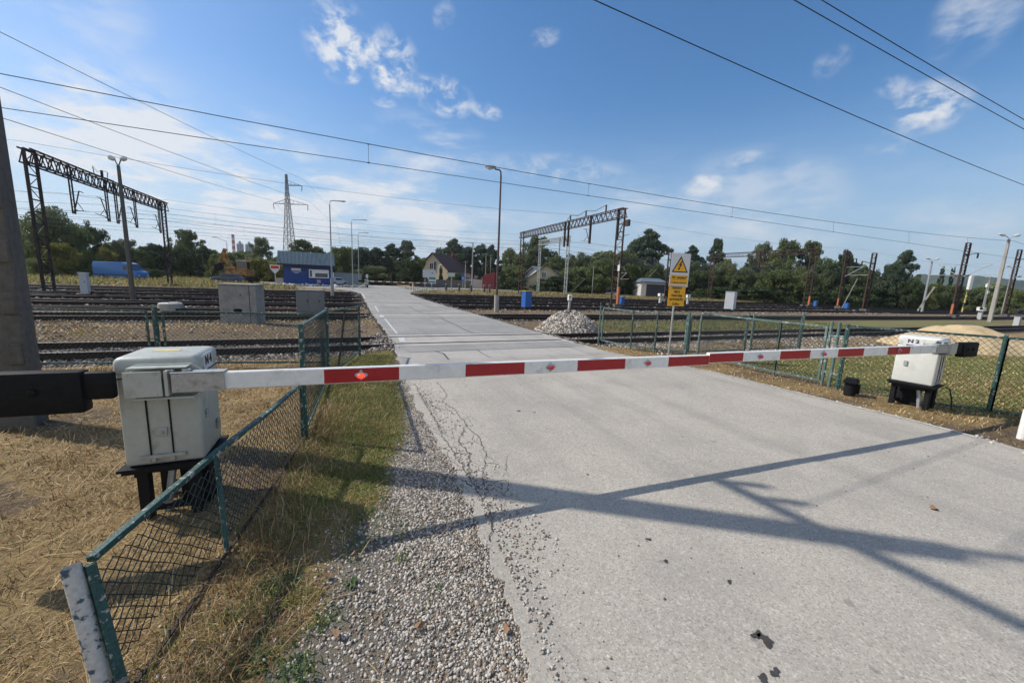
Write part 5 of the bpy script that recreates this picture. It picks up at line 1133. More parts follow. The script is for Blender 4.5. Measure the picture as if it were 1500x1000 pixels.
p = at_dist(661, 420, 80); t = thing('road_sign', 'pale rectangular board on a post left of the blue road sign', 'sign', (p.x,p.y,0), a); mb = MB(); mb.tube([(0,0,-.1),(0,0,3.2)], .06, 6); build('post', mb, zinc, t); mb = MB(); mb.bx(-.7,.7,-.08,-.05,2.4,3.2); build('sign_plate', mb, mat('pale_green_sign', (.38,.48,.42), .5), t)
p = at_dist(538, 418, 70); t = thing('road_sign', 'small white plate on a low post at the left side of the junction', 'sign', (p.x,p.y,0), a); mb = MB(); mb.tube([(0,0,-.1),(0,0,1.8)], .05, 6); build('post', mb, zinc, t); mb = MB(); mb.bx(-.2,.2,-.07,-.04,1.55,2.15); build('sign_plate', mb, sign_white, t)
for k, (px, py, w) in enumerate([(653.5,425,'first'),(672.5,425.5,'second'),(690,426,'third'),(709.5,427,'fourth'),(717,428,'fifth')]):
    p = at_dist(px, py, 63+k*.5); t = thing('guard_post', f'{w} low dark guard post from the left along the junction road', 'bollard', (p.x,p.y,0), 0, 'guard posts along the junction road'); mb = MB(); mb.box((0,0,.5),(.28,.22,1.2)); build('shaft', mb, mat('dark_post', (.07,.07,.07), .8, var=.3), t); mb = MB(); mb.box((0,0,1.17),(.3,.24,.12)); build('cap', mb, concrete, t)
# ---------------------------------------------------------------- overhead wires
SUP = [-150, -62, Xl+.2, Xr+.2, Xe+.2, 128, 185, 240]
def contact_line(label, Yt, zc=5.45, gap=.95, sagm=.62, r=.006, m=wire_m, zig=.25, sup=None, x0=-150, x1=240, dstep=7.5):
    t = thing('overhead_line', label, 'overhead wire', (Xl, Yt, 0), 0, 'overhead lines above the tracks'); sup = sup or SUP; c = []; ms = []; dr = []
    for i in range(len(sup)-1):
        a_, b_ = sup[i], sup[i+1]; n = 14
        for k in range(n):
            q = k/n; x = a_+(b_-a_)*q; zz = zig*(1 if i % 2 else -1)*(1-2*q)
            ms.append((x, Yt+zz*.4, zc+gap-4*sagm*q*(1-q))); c.append((x, Yt+zz, zc-.05*4*q*(1-q)))
        nd = max(2, int((b_-a_)/dstep))
        for k in range(1, nd):
            q = k/nd; zz = zig*(1 if i % 2 else -1)*(1-2*q); dr.append(((a_+(b_-a_)*q, Yt+zz*.4, zc+gap-4*sagm*q*(1-q)), (a_+(b_-a_)*q, Yt+zz, zc-.05*4*q*(1-q))))
    mb = MB(); mb.tube(ms, r*1.15, 5); build('messenger_wire', mb, m, t, world=True); mb = MB(); mb.tube(c, r, 5); build('contact_wire', mb, m, t, world=True)
    mb = MB(); cl = MB()
    for p_, q_ in dr: mb.tube([p_, q_], r*.55, 4, False); cl.box(q_, (.07,.02,.03)); cl.box(p_, (.06,.02,.03))
    build('droppers', mb, m, t, world=True); build('clips', cl, m, t, world=True)
contact_line('double overhead line nearest the camera, above the first track', 12.45, 5.27, 1.25, .9, .009, sup=[-90,-22,46,114,182,240], dstep=7.5)
wl = ['second','third','fourth','farthest']
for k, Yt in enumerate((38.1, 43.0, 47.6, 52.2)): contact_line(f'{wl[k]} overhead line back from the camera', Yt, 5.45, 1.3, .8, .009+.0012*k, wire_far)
mb = MB()
for (y, z) in ((34.8, 9.2), (56.5, 9.4), (60, 8.2)):
    pts = []
    for i in range(len(SUP)-1):
        for k in range(12): q = k/12; pts.append((SUP[i]+(SUP[i+1]-SUP[i])*q, y, z-4*.7*q*(1-q)))
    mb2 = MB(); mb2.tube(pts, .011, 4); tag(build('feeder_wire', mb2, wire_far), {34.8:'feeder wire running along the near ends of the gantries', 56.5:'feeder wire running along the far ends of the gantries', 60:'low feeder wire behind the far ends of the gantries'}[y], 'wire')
def sagwire(label, a_, b_, sag, r, m, cat='wire', name='overhead_wire'):
    a_, b_ = Vector(a_), Vector(b_); n = 24; pts = [a_.lerp(b_, k/n)-Vector((0,0,sag*4*(k/n)*(1-k/n))) for k in range(n+1)]; mb = MB(); mb.tube(pts, r, 5); return tag(build(name, mb, m), label, cat)
sagwire('single black cable crossing the sky at the top centre and right', (-3.76,6.5,7.35), (45,6.5,6.6), .5, .010, wire_m)
sagwire('lower of the two black cables at the top right', (-3.76,6.5,8.92), (50,6.5,8.2), .35, .011, wire_m)
sagwire('upper of the two black cables at the top right', (-3.76,6.30,9.02), (50,6.38,8.33), .35, .011, wire_m)
for lab, key, (px, py), dd in (('thin high-voltage wire leaving the top left corner for the upper pylon arm','up',(0,35),60), ('thin high-voltage wire from behind the pole to the right lower pylon arm','lr',(10,120),60), ('lowest thin high-voltage wire at the left, to the left lower pylon arm','ll',(15,165),60)):
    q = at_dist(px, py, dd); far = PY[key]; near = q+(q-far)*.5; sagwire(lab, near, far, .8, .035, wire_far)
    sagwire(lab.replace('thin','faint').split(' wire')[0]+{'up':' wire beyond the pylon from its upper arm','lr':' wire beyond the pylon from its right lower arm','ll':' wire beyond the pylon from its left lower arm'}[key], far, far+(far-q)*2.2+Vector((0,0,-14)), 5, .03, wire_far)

# ---------------------------------------------------------------- trees
def crown_mesh(name, kind, nleaf, leaf, seed, m):
    """leaf clumps through a unit crown: x,y in [-1,1], z in [0,1]; leaf size relative to the crown"""
    r_ = np.random.default_rng(seed); cl = []
    if kind == 'round':
        for _ in range(95):
            u = r_.normal(size=3); u /= np.linalg.norm(u); rad = r_.uniform(.35,.9); c = u*rad; cl.append((c[0]*.92, c[1]*.92, .52+c[2]*.44, r_.uniform(.09,.22)))
    elif kind == 'pine':
        for k in range(88):
            z = r_.uniform(.12,.97); w = (1-max(0,(z-.35)/.68)**1.7)*.9; a_ = r_.uniform(0,6.28); rr_ = w*r_.uniform(.25,1); cl.append((rr_*math.cos(a_), rr_*math.sin(a_), z+.03*r_.normal(), r_.uniform(.09,.20)))
    elif kind == 'spire':
        for k in range(44):
            z = r_.uniform(.06,.96); w = (1-z)**.7*.8+.06; a_ = r_.uniform(0,6.28); rr_ = w*r_.uniform(.2,.9); cl.append((rr_*math.cos(a_), rr_*math.sin(a_), z, r_.uniform(.10,.2)*(1.15-z*.6)))
    elif kind == 'tall':
        for k in range(90):
            z = r_.uniform(.05,.97); w = .42+.5*math.sin(math.pi*min(1,z*.98+.05))**.7; a_ = r_.uniform(0,6.28); rr_ = w*r_.uniform(.1,.95); cl.append((rr_*math.cos(a_), rr_*math.sin(a_), z, r_.uniform(.08,.19)))
    elif kind == 'bush':
        for k in range(44):
            a_ = r_.uniform(0,6.28); rr_ = r_.uniform(0,.88); cl.append((rr_*math.cos(a_), rr_*math.sin(a_), r_.uniform(.05,.82)*(1-.45*rr_**2), r_.uniform(.15,.27)))
    else:
        for k in range(22):
            z = r_.uniform(.05,.95); a_ = r_.uniform(0,6.28); cl.append((.35*math.cos(a_)*(1-z*.5), .35*math.sin(a_)*(1-z*.5), z, .28))
    cl = np.array(cl); w = cl[:,3]**2; w /= w.sum(); ci = r_.choice(len(cl), nleaf, p=w); c = cl[ci]
    d = r_.normal(size=(nleaf,3)); d /= np.linalg.norm(d,axis=1)[:,None]; rad = r_.uniform(0,1,nleaf)**.4
    flat = .34 if kind in ('pine',) else .5
    pos = c[:,:3]+d*(c[:,3]*rad)[:,None]*np.array([1.05,1.05,flat*1.0])
    pos[:,2] = np.maximum(pos[:,2], .0)
    u = r_.normal(size=(nleaf,3)); u /= np.linalg.norm(u,axis=1)[:,None]; v = np.cross(u, r_.normal(size=(nleaf,3))); v /= np.linalg.norm(v,axis=1)[:,None]
    s = (leaf*r_.uniform(.6,1.35,nleaf))[:,None]; asp = np.array([1,1,1.0])
    V = np.stack([pos-u*s, pos-v*s*.55, pos+u*s, pos+v*s*.55], 1).reshape(-1,3)
    F = np.arange(nleaf*4).reshape(-1,4)
    o = np_mesh(name, V, F, m); me = o.data; bpy.data.objects.remove(o); return me
def branch_mesh(kind, seed):
    r_ = random.Random(seed); mb = MB(); top = {'round':.7,'pine':.93,'spire':.95,'tall':.85,'bush':.4}.get(kind,.8)
    bend = [(r_.uniform(-.05,.05), r_.uniform(-.05,.05)) for _ in range(5)]
    pts = [(bend[k][0]*k*.6, bend[k][1]*k*.6, -.03+(top+.03)*k/4) for k in range(5)]
    mb.tube(pts, [.05,.04,.032,.022,.008], 7)
    for k in range(14 if kind != 'bush' else 8):
        z = r_.uniform(.22 if kind != 'bush' else .05, top*.9); a_ = r_.uniform(0,6.28); ln = r_.uniform(.3,.62)*(1 if kind == 'round' else .75); q = z/top*4; i = min(3,int(q)); f = q-i
        b = Vector(pts[i]).lerp(Vector(pts[i+1]), f); rise = r_.uniform(.05,.22)
        mb.tube([b, b+Vector((math.cos(a_)*ln*.5, math.sin(a_)*ln*.5, rise*.6)), b+Vector((math.cos(a_+.2)*ln, math.sin(a_+.2)*ln, rise))], [.014,.009,.003], 5, False)
    return mb
CR = {}
def get_crown(kind, mk, var):
    k = (kind, mk, var)
    if k not in CR:
        n, lf = {'round':(14000,.026),'pine':(11000,.030),'spire':(7500,.032),'tall':(11000,.028),'bush':(8000,.038),'thuja':(3000,.06)}[kind]
        CR[k] = crown_mesh('crown', kind, n, lf, hash((kind, var)) % 1000 if False else (len(kind)*37+var*11+ord(kind[0])), LEAF[mk])
    return CR[k]
TR = {}
def get_trunk(kind):
    if kind not in TR:
        o = build('trunk', branch_mesh(kind, ord(kind[0])), leather_wood, smooth=True); TR[kind] = o.data; bpy.data.objects.remove(o)
    return TR[kind]
treecount = 0
def tree(px, top, wpx, kind, mk, d, label, group='trees beyond the tracks', name=None, var=None):
    """crown width measured in the survey picture; the height follows from the sight line to the tree top"""
    global treecount
    treecount += 1
    p = at_dist(px, hor(px), d); h = (top_z(px, top, d))*1.04; w = px_w(px, wpx, d)*.5*(1.75 if kind in ('pine','tall') else 1.35)
    nm = name or {'pine':'pine_tree','bush':'bush','thuja':'thuja','spire':'spruce_tree','tall':'poplar_tree','round':'broadleaf_tree'}[kind]
    t = thing(nm, label, 'bush' if kind == 'bush' else 'tree', (p.x,p.y,-.1), random.uniform(0,6.28), group)
    c = bpy.data.objects.new('crown', get_crown(kind, mk, var if var is not None else treecount % 3)); COL.objects.link(c); c.parent = t; c.scale = (w, w, h)
    if kind != 'thuja':
        b = bpy.data.objects.new('trunk', get_trunk(kind)); COL.objects.link(b); b.parent = t; b.scale = (w*.9 if kind != 'pine' else max(w*.8,3.2), w*.9 if kind != 'pine' else max(w*.8,3.2), h)
    return t
T = [
 (78,300,120,'round','dark',88,'largest round dark tree, behind the near leg of the left gantry'),
 (128,318,80,'round','dark',95,'dark tree overlapping the largest one, right of the gantry leg'),
 (25,330,70,'round','dark',92,'dark tree just right of the concrete pole'),
 (86,350,62,'bush','yellow',80,'yellow-green bush between the two legs and the van'),
 (55,372,60,'bush','mid',79,'green bush at the foot of the left gantry'),
 (128,362,50,'bush','mid',84,'green bush directly behind the rear of the blue van'),
 (158,360,40,'round','yellow',90,'yellow-green tree above the roof of the blue van'),
 (184,352,36,'tall','pale',94,'thin pale tree right above the van roof'),
 (205,362,44,'round','dark',92,'dark tree right behind the double lamp pole'),
 (228,358,52,'pine','pine',96,'wide dark pine just right of the double lamp pole'),
 (258,352,52,'round','dark',98,'dark tree behind the far leg of the left gantry'),
 (276,340,44,'tall','dark',102,'tall dark tree with an uneven top right of the far gantry leg'),
 (300,362,40,'pine','pine',96,'low dark pine left of the striped chimney'),
 (222,390,40,'bush','hedge',80,'low dark bush at the bonnet of the blue van'),
 (318,368,34,'bush','mid',92,'green bush left of the excavator arm'),
 (336,372,36,'tall','dark',90,'scraggly tree behind the excavator arm'),
 (362,385,40,'bush','dark',92,'low dark bush below the silos'),
 (384,351,34,'tall','pale',105,'pale airy tree right of the silos'),
 (378,374,54,'bush','yellow',88,'yellow-green bush behind the triangle sign'),
 (402,378,34,'bush','yellow',86,'yellow bush touching the left roof edge of the hut'),
 (443,354,36,'tall','dark',92,'dark airy tree behind the left half of the hut roof'),
 (466,362,26,'tall','dark',95,'small dark tree behind the middle of the hut roof'),
 (504,364,34,'tall','dark',92,'dark tree just right of the hut roof'),
 (530,360,38,'round','pine',100,'rounded dark tree between the two junction lamps and the forest'),
 (552,364,34,'pine','pine',104,'dark pine right of the junction lamps'),
 (574,362,36,'pine','pine',108,'dark pine in the middle of the forest edge left of the house'),
 (594,357,36,'pine','pine',112,'tallest pine left of the steep-roofed house'),
 (545,386,60,'bush','dark',92,'broad dark bush under the pines left of the junction'),
 (602,373,44,'round','hedge',86,'dense round dark tree against the house gable'),
 (617,377,24,'bush','yellow',90,'yellowing bush between the round tree and the gable'),
 (641,364,12,'tall','pine',118,'slim conifer rising above the house ridge'),
 (664,356,40,'pine','pine',112,'tall pine right of the house ridge'),
 (684,366,36,'pine','pine',108,'second pine right of the house, behind the pale pole'),
 (704,360,34,'pine','pine',116,'pine behind the two pale poles'),
 (719,364,26,'pine','pine',112,'pine directly left of the road lamp'),
 (671,398,26,'bush','hedge',92,'dark hedge bush at the low house extension'),
 (736,398,12,'thuja','hedge',92,'single dark thuja right of the road lamp'),
 (646,394,9,'thuja','hedge',92,'slim thuja before the house wall'),
 (658,398,8,'thuja','hedge',91,'smaller thuja before the house wall'),
 (692,398,9,'thuja','hedge',95,'thuja behind the pale wall, left one'), (702,396,9,'thuja','hedge',95,'thuja behind the pale wall, right one'),
 (755,388,44,'round','mid',100,'light green tree at the left gantry leg of the rusty gantry'),
 (789,349,46,'tall','dark',108,'tall airy dark tree above the second beige house'),
 (770,362,40,'round','dark',106,'dark tree between the rusty gantry leg and the tall airy tree'),
 (812,372,40,'round','dark',104,'dark rounded tree right of the tall airy tree'),
 (842,368,44,'round','dark',108,'dark dome-shaped tree under the hanging gantry posts'),
 (848,384,60,'bush','dark',96,'broad dark bush behind the second beige house roof'),
 (884,376,56,'round','mid',92,'yellowish green tree left of the right gantry foot'),
 (912,366,52,'round','mid',94,'green tree right behind the right gantry foot'),
 (944,344,56,'pine','pine',108,'tallest dark pine, right of the rusty gantry top'),
 (925,358,40,'pine','pine',112,'dark pine leaning against the tallest one'),
 (962,384,34,'round','dark',100,'dark tree behind the garage'),
 (1008,366,36,'pine','pine',112,'dark pine behind the yellow sign'),
 (1042,356,28,'pine','pine',116,'pine crown above the mast right of the yellow sign'),
 (1022,382,50,'round','dark',104,'broad dark tree right of the yellow sign'),
 (1062,376,46,'round','mid',106,'green tree behind the distant gantry left leg'),
 (1085,392,46,'round','dark',104,'dark tree above the white-grey cabinet'),
 (1108,358,32,'tall','pale',118,'pale birch-like tree behind the distant gantry girder'),
 (1145,354,44,'tall','dark',116,'dark airy tree standing highest behind the distant gantry'),
 (1180,358,40,'tall','dark',118,'dark airy tree behind the right leg of the distant gantry'),
 (1140,378,66,'round','mid',100,'biggest rounded green tree under the distant gantry'),
 (1172,388,50,'round','mid',98,'rounded green tree next to the orange mast foot'),
 (1206,376,44,'round','dark',108,'dark tree between the first and second orange-footed masts'),
 (1230,369,34,'pine','pine',114,'narrow dark pine behind the second rusty mast'),
 (1252,390,54,'round','dark',110,'dark tree filling the gap before the broad pine'),
 (1316,373,44,'pine','pine',108,'broad-topped dark pine, tallest on the right side'),
 (1296,382,52,'round','pine',106,'dense dark tree forming the left half of the broad pine'),
 (1330,404,40,'round','hedge',104,'dark tree at the right foot of the broad pine'),
 (1372,391,20,'spire','pine',150,'left one of two pointed spruces before the hills'),
 (1388,388,18,'spire','pine',152,'right one of two pointed spruces before the hills'),
 (1344,416,44,'bush','yellow',112,'yellowish bush left of the lone yard lamp'),
 (1368,412,50,'bush','mid',125,'green bush behind the lone yard lamp'),
 (1400,414,54,'bush','dark',130,'dark bush behind the tallest mast foot'),
 (1432,416,54,'bush','dark',128,'dark bush behind the light signals'),
 (1462,424,50,'bush','mid',126,'green bush behind the tallest yard lamp'),
 (1494,420,60,'bush','mid',122,'green bush at the right frame edge'),
 (754,402,50,'bush','hedge',90,'clipped hedge end at the rusty gantry left leg'),
 (815,402,52,'bush','hedge',90,'hedge in front of the second beige house, under its gable'), 
 (858,404,40,'bush','hedge',89,'dark bush right of the window of the second beige house'),
 (1110,416,70,'bush','hedge',98,'low dark bush over the far wall below the distant gantry'),
 (1235,414,70,'bush','hedge',104,'low dark bush behind the second rusty mast foot'),
 (1280,416,60,'bush','hedge',104,'low dark bush below the broad pine'),
 (1175,420,60,'bush','hedge',98,'low dark bush by the orange mast foot'),
 (1050,418,60,'bush','hedge',98,'low dark bush left of the white-grey cabinet'),
 (990,414,50,'bush','hedge',98,'low dark bush behind the yellow sign'),
 (925,412,50,'bush','hedge',94,'low dark bush behind the gantry foot wall'),
]
for tr_ in T: tree(*tr_)
# far woods that read as one dark mass
def mass(name, label, px0, px1, topf, d, n, leaf, m, seed):
    r_ = np.random.default_rng(seed); px = r_.uniform(px0, px1, n); dd = d+r_.uniform(-7,7,n); pos = np.zeros((n,3))
    for i in range(n):
        q = at_dist(px[i], hor(px[i]), dd[i]); hh = top_z(px[i], topf(px[i]), dd[i]); pos[i] = (q.x,q.y, hh*r_.uniform(0,1)**.75*(.58+.58*vnoise([px[i]*.055],[1.],1,seed)[0]))
    u = r_.normal(size=(n,3)); u /= np.linalg.norm(u,axis=1)[:,None]; v = np.cross(u, r_.normal(size=(n,3))); v /= np.linalg.norm(v,axis=1)[:,None]; s = (leaf*r_.uniform(.6,1.3,n))[:,None]
    V = np.stack([pos-u*s,pos-v*s*.6,pos+u*s,pos+v*s*.6],1).reshape(-1,3); return tag(np_mesh(name, V, np.arange(n*4).reshape(-1,4), m), label=label, kind='stuff')
mass('woods', 'dark woodland edge behind the houses and yard on the right', 735, 1340, lambda p_: 370+.038*(p_-735), 128, 34000, .62, LEAF['dark'], 5)
mass('woods', 'dark woodland edge behind the left field', -60, 625, lambda p_: 358+.022*p_, 122, 32000, .62, LEAF['dark'], 6)
mass('scrub', 'distant scrub in front of the hills on the right', 1320, 1560, lambda p_: 414+.04*(p_-1320), 175, 12000, .8, LEAF['mid'], 7)

# ---------------------------------------------------------------- ground cover
def blades(name, label, n, area, dens, hgt, wid, mats, mix, lay=.5, seed=1, bend=.5, zoff=0.0, kind='stuff'):
    """n tries over area (x0,x1,y0,y1), kept with probability dens(x,y); lay 0 = upright, 1 = lying"""
    r_ = np.random.default_rng(seed); x = r_.uniform(area[0],area[1],n); y = area[2]+(area[3]-area[2])*r_.uniform(0,1,n)**1.35
    k = r_.uniform(0,1,n) < dens(x,y); x, y = x[k], y[k]; n = len(x); z = ground_z(x,y)+zoff
    a_ = r_.uniform(0,2*np.pi,n); tilt = np.clip(lay+r_.normal(0,.22,n),0.02,.98)*np.pi/2; h = hgt*r_.uniform(.4,1.35,n); w = wid*r_.uniform(.6,1.3,n)*np.clip(np.hypot(x,y)/3.2,1,6)
    dx, dy = np.cos(a_), np.sin(a_); px_, py2 = -dy*w/2, dx*w/2
    t2 = tilt+bend*r_.uniform(.2,1,n); l1 = h*.55; l2 = h*.45
    mx_, my_, mz_ = x+dx*np.sin(tilt)*l1, y+dy*np.sin(tilt)*l1, z+np.cos(tilt)*l1
    ex, ey, ez = mx_+dx*np.sin(t2)*l2, my_+dy*np.sin(t2)*l2, np.maximum(mz_+np.cos(t2)*l2, z+.004)
    V = np.stack([np.stack([x-px_,y-py2,z-.005],1), np.stack([x+px_,y+py2,z-.005],1), np.stack([mx_+px_*.8,my_+py2*.8,mz_],1), np.stack([mx_-px_*.8,my_-py2*.8,mz_],1), np.stack([ex,ey,ez],1)],1).reshape(-1,3)
    b_ = np.arange(n)[:,None]*5; F = np.concatenate([b_+np.array([[0,1,2]]), b_+np.array([[0,2,3]]), b_+np.array([[3,2,4]])]); mi = r_.choice(len(mats), n, p=mix)
    return tag(np_mesh(name, V, F, mats, None, np.concatenate([mi,mi,mi])), label=label, kind=kind)
offroad = lambda x, y: 1-road_mask(x,y)
G3 = [LEAF['dry'], LEAF['straw'], LEAF['green'], LEAF['field']]
pos_dirt = lambda x, y: 1-.85*zone_dirt(x,y)
blades('dry_stalks', 'long loose straw stalks lying on the dry grass', 2600, (-8,1.0,1.3,8), lambda x,y: offroad(x,y)*(.2+.8*fbm(x,y,1.2,96))*(1-.6*gravel_mask(x,y)), .20, .0045, [LEAF['straw'],LEAF['dry']], [.8,.2], .93, 31, .25, .02)
blades('dry_tufts', 'upright dry grass tufts scattered over the left ground', 60000, (-9,-.6,1.3,10), lambda x,y: sst(.66,.80,fbm(x,y,3.4,97)), .12, .0042, [LEAF['dry'],LEAF['straw'],LEAF['green']], [.55,.35,.1], .35, 32, .7)
blades('dry_grass', 'matted dry straw-coloured grass left of the low fence', 210000, (-9,.3,1.2,10.5), lambda x,y: offroad(x,y)*(1-gravel_mask(x,y))*(1-.8*zone_green(x,y))*np.clip(1.9*fbm(x,y,2.6,50)-.35,.05,1)*pos_dirt(x,y), .085, .0042, G3, [.42,.5,.03,.05], .80, 1)
blades('dry_grass', 'taller dry grass tufts along the foot of the low fence', 14000, (-1.3,.1,1.6,6.5), lambda x,y: np.exp(-((x-np.interp(y,[1.6,3,5],[-.85,-.62,-.38]))/.22)**2)*(.3+.9*fbm(x,y,2.5,51)), .17, .0042, G3, [.5,.3,.1,.1], .45, 2, .9)
blades('green_grass', 'short green grass strip between the fence and the road', 170000, (-.75,1.25,2.4,11.2), lambda x,y: np.clip(2.6*zone_green(x,y)-.25,0,1)*np.clip(2.4*fbm(x,y,2.2,64)-.25,.3,1)*offroad(x,y)*(1-gravel_mask(x,y)), .05, .0045, G3, [.16,.14,.60,.10], .5, 3, .6)
blades('dry_grass', 'rusty brown dry grass tufts between the fence and the gravel', 34000, (-.75,.75,1.8,8.5), lambda x,y: np.clip(3.4*fbm(x,y,1.5,65)-1.75,0,1)*offroad(x,y)*(1-gravel_mask(x,y)), .07, .0042, [LEAF['dry'],LEAF['straw'],LEAF['green']], [.55,.2,.25], .5, 34, .8)
blades('green_grass', 'sparse green weeds at the bottom left by the gravel', 15000, (-1.0,.4,1.2,3.4), lambda x,y: sst(.52,.68,fbm(x,y,1.7,61))*(1-.7*gravel_mask(x,y)), .045, .009, [LEAF['weed'],LEAF['green']], [.7,.3], .4, 4, .8)
blades('dry_grass', 'dry grass on the right verge by the far barrier', 90000, (7.8,16,.2,10.5), lambda x,y: offroad(x,y)*(.25+.8*fbm(x,y,1.3,52))*pos_dirt(x,y)*(1-.6*zone_green(x,y)), .07, .0045, G3, [.5,.35,.05,.1], .7, 5)
blades('green_grass', 'short green grass behind the right barrier cabinet', 70000, (9.8,26,-1,9), lambda x,y: zone_green(x,y)*1.3, .05, .005, G3, [.2,.08,.6,.12], .5, 6)
blades('green_grass', 'weeds between the first two tracks on the right', 26000, (8,34,14.2,19.8), lambda x,y: zone_green(x,y)*1.3, .12, .006, [LEAF['green'],LEAF['weed'],LEAF['dry']], [.5,.25,.25], .4, 7)
blades('dry_grass', 'dry grass between the tracks on the left', 26000, (-18,1.1,13.8,26.5), lambda x,y: offroad(x,y)*sst(.35,.6,fbm(x,y,.7,53)), .09, .006, G3, [.5,.3,.08,.12], .55, 8)
blades('field_grass', 'tall dry grass and weeds of the field around the van', 56000, (-110,-4,51,96), lambda x,y: (x<np.interp(y,[51,54,62,68],[-4,-5,-9,-14]))*sst(51,56,y)*(.4+.7*fbm(x,y,.09,54))*(1-sst(74.5,75.5,y)*sst(85,84,y)*sst(-70,-69,x)*.9*(x>-12)), .62, .018, [LEAF['field'],LEAF['green'],LEAF['dark'],LEAF['dry']], [.42,.25,.18,.15], .35, 9, .6)
blades('field_grass', 'rough dry grass between the yard and the far road', 34000, (9,150,52,75.5), lambda x,y: .35+.7*fbm(x,y,.12,55), .32, .012, [LEAF['field'],LEAF['dry'],LEAF['green'],LEAF['dark']], [.4,.25,.2,.15], .4, 10, .6)
# weeds: rosettes near the gravel
def rosette(px, py, r, seed, label):
    p = g(px, py); r_ = random.Random(seed); mb = MB()
    for k in range(34):
        a_ = r_.uniform(0,6.28); l = r*r_.uniform(.5,1); w = l*.16; d = Vector((math.cos(a_),math.sin(a_),0)); n = Vector((-d.y,d.x,0)); z1 = l*r_.uniform(.2,.7)
        mb.add([d*.01, d*l*.5+n*w+Vector((0,0,z1)), d*l+Vector((0,0,z1*.7)), d*l*.5-n*w+Vector((0,0,z1*.9))], [(0,1,2,3)])
    o = build('weed', mb, LEAF['weed']); o.location = (p.x,p.y,float(ground_z([p.x],[p.y])[0])); tag(o, label, 'weed')
rosette(515,853,.06,1,'grey-green weed rosette in the gravel')
WS = [(400,850,.10),(432,975,.08),(352,895,.06),(470,905,.07),(375,960,.07),(540,745,.06),(590,815,.035),(640,860,.03)]
WP = [(g(a_,b_).x, g(a_,b_).y, r_) for a_, b_, r_ in WS]
def weed_d(x, y): 
    o = np.zeros_like(x)
    for a_, b_, r_ in WP: o = np.maximum(o, np.exp(-((x-a_)**2+(y-b_)**2)/r_**2))
    return o
blades('weeds', 'patches of fresh green weeds beside the gravel and the low fence', 60000, (-1.2,.9,1.5,4.2), lambda x,y: weed_d(x,y)*.9, .045, .010, [LEAF['weed'],LEAF['green']], [.75,.25], .5, 33, .8)
# shoulder gravel, stray stones, ballast
def scatter(name, label, n, area, dens, smin, smax, mix, seed, flat=.65, zoff=.0, p=1.4):
    global rng
    r_ = np.random.default_rng(seed); x = r_.uniform(area[0],area[1],n); y = area[2]+(area[3]-area[2])*r_.uniform(0,1,n)**p; k = r_.uniform(0,1,n) < dens(x,y); x, y = x[k], y[k]
    s = r_.uniform(smin**.5, smax**.5, len(x))**2
    z = np.where(road_mask(x,y) > .97, .002, ground_z(x,y))+s*flat*.45+zoff
    return tag(stones(name, np.stack([x,y,z],1), s, [st_l,st_m,st_d,st_b], mix), label=label, kind='stuff')
rim = lambda x,y: np.exp(-np.maximum(0, x-edge(LEFT_EDGE,y))/(.05+.16*fbm(x,y,1.3,93)**2*2))*(x < edge(LEFT_EDGE,y)+.6)
scatter('gravel', 'loose grey gravel shoulder along the left edge of the road', 95000, (-.5,1.5,1.2,7.6), lambda x,y: np.clip(gravel_mask(x,y)*np.interp(edge(LEFT_EDGE,y)-x,[0,.35,.9,1.3],[1,.95,.4,.12])*(.35+1.1*fbm(x,y,2.5,90))*(x<edge(LEFT_EDGE,y)+.02)+.75*rim(x,y)*(x>=edge(LEFT_EDGE,y))*sst(7.2,6,y),0,1), .0036, .0125, [.48,.30,.06,.16], 11, p=1.2)
scatter('gravel', 'scattered pale pebbles in the grass beside the gravel', 5000, (-1.1,.8,1.2,8), lambda x,y: .32*(1-gravel_mask(x,y)), .005, .013, [.6,.3,.05,.05], 12)
scatter('ballast', 'dark stone ballast of the nearest track', 46000, (-16,26,10.7,14.3), lambda x,y: offroad(x,y)*sst(1.95,1.45,np.abs(y-TRACKS[0]))*(.35+.5*fbm(x,y,.8,70)), .022, .045, [.12,.26,.36,.26], 13, .8, p=1)
scatter('ballast', 'loose stones between the first two tracks', 16000, (-16,24,14,25.5), lambda x,y: offroad(x,y)*(.18+.7*sst(.5,.7,fbm(x,y,.6,71))+.5*sst(1.9,1.4,np.abs(y-TRACKS[1]))), .022, .05, [.14,.22,.32,.32], 14, .8, p=1)
scatter('ballast', 'pale loose stones behind the right fence', 9000, (8.6,30,7.4,11.2), lambda x,y: .6*sst(.42,.6,fbm(x,y,1.0,72)), .02, .045, [.45,.35,.1,.1], 15, .8, p=1)
scatter('ballast', 'dark stone ballast across the yard tracks', 30000, (-40,70,25,50), lambda x,y: offroad(x,y)*(.4+.5*fbm(x,y,.3,73)), .04, .085, [.05,.15,.5,.30], 16, .8, p=1)
scatter('litter', 'pale crumbs and stones along the right edge of the road', 2600, (7.2,9.4,1.6,10.8), lambda x,y: np.exp(-np.abs(x-edge(RIGHT_EDGE,y)-.05)/.09)*.9, .008, .03, [.7,.2,.02,.08], 17)
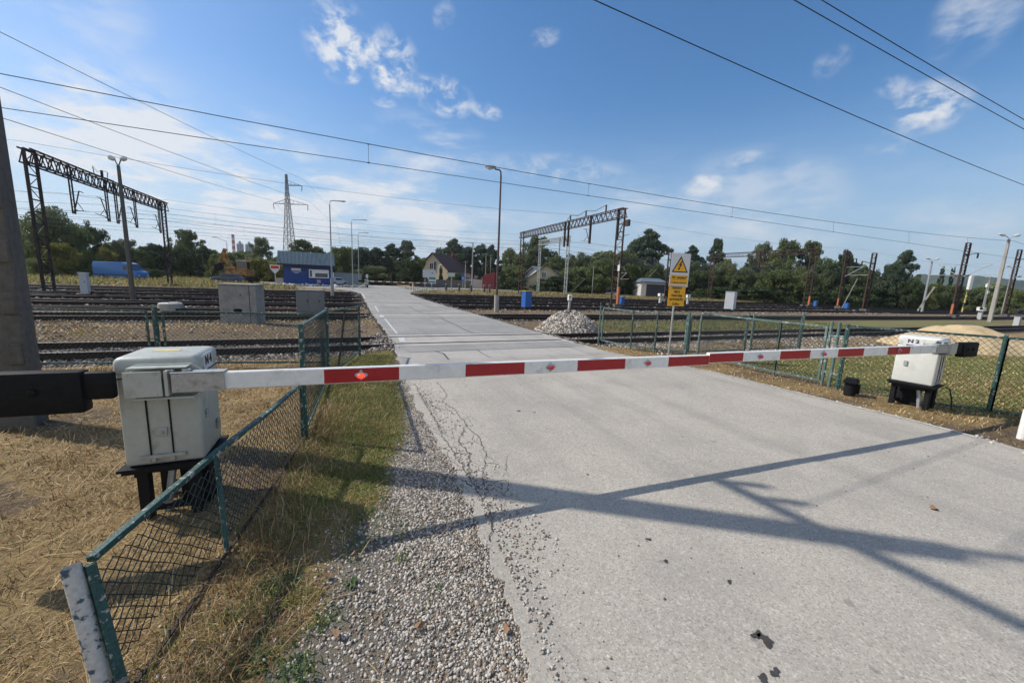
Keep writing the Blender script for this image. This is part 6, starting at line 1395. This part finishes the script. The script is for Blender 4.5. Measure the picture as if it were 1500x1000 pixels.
scatter('litter', 'tiny grit specks on the road surface', 900, (.9,8.5,1.5,9), lambda x,y: .5*(road_mask(x,y)>.98), .003, .0075, [.25,.15,.45,.15], 18)
# fallen leaves
def leaf_(px, py, s, rz, label, col):
    p = g(px, py); mb = MB(); ps = [(s*1.0*math.cos(q)*(1+.25*math.sin(3*q)), s*.6*math.sin(q), .012+.012*math.sin(2*q)) for q in [k*.785 for k in range(8)]]; mb.add(ps, [tuple(range(8))]); o = build('fallen_leaf', mb, col); o.location = (p.x,p.y,max(0.0,float(ground_z([p.x],[p.y])[0])+.01)); o.rotation_euler = (.15,.1,rz); tag(o, label, 'leaf', 'fallen brown leaves on the gravel')
brl = mat('brown_leaf', (.24,.13,.065), .8, var=.3, scale=30)
for k, (px, py, s, rz, lb) in enumerate([(613,918,.032,.3,'brown leaf in the middle of the gravel'),(742,922,.035,1.2,'brown leaf at the asphalt edge near the bottom'),(492,928,.034,2.0,'pale brown leaf left in the gravel near the bottom'),(518,812,.026,.7,'brown leaf beside the gravel above the weed'),(480,843,.03,2.6,'brown leaf in the grass left of the weed rosette'),(1368,745,.05,.2,'thin brown leaf lying on the open asphalt at the right'),(558,905,.02,1.,'small brown leaf in the lower gravel')]): leaf_(px,py,s,rz,lb,brl)

# ---------------------------------------------------------------- air
mb = MB(); mb.bx(-2600, 2900, -80, 3200, -4.5, 260); hz_ = build('haze', mb, []); tag(hz_, label='thin summer haze over the whole place', kind='stuff')
hm = bpy.data.materials.new('haze_air'); hm.use_nodes = True; ht = hm.node_tree
for n_ in list(ht.nodes):
    if n_.type != 'OUTPUT_MATERIAL': ht.nodes.remove(n_)
pv = ht.nodes.new('ShaderNodeVolumePrincipled'); pv.inputs['Color'].default_value = (.86,.92,1,1); pv.inputs['Density'].default_value = .00016; pv.inputs['Anisotropy'].default_value = .3
ht.links.new(pv.outputs[0], ht.nodes[0].inputs['Volume']); hz_.data.materials.clear(); hz_.data.materials.append(hm)
SC.cycles.volume_max_steps = 64
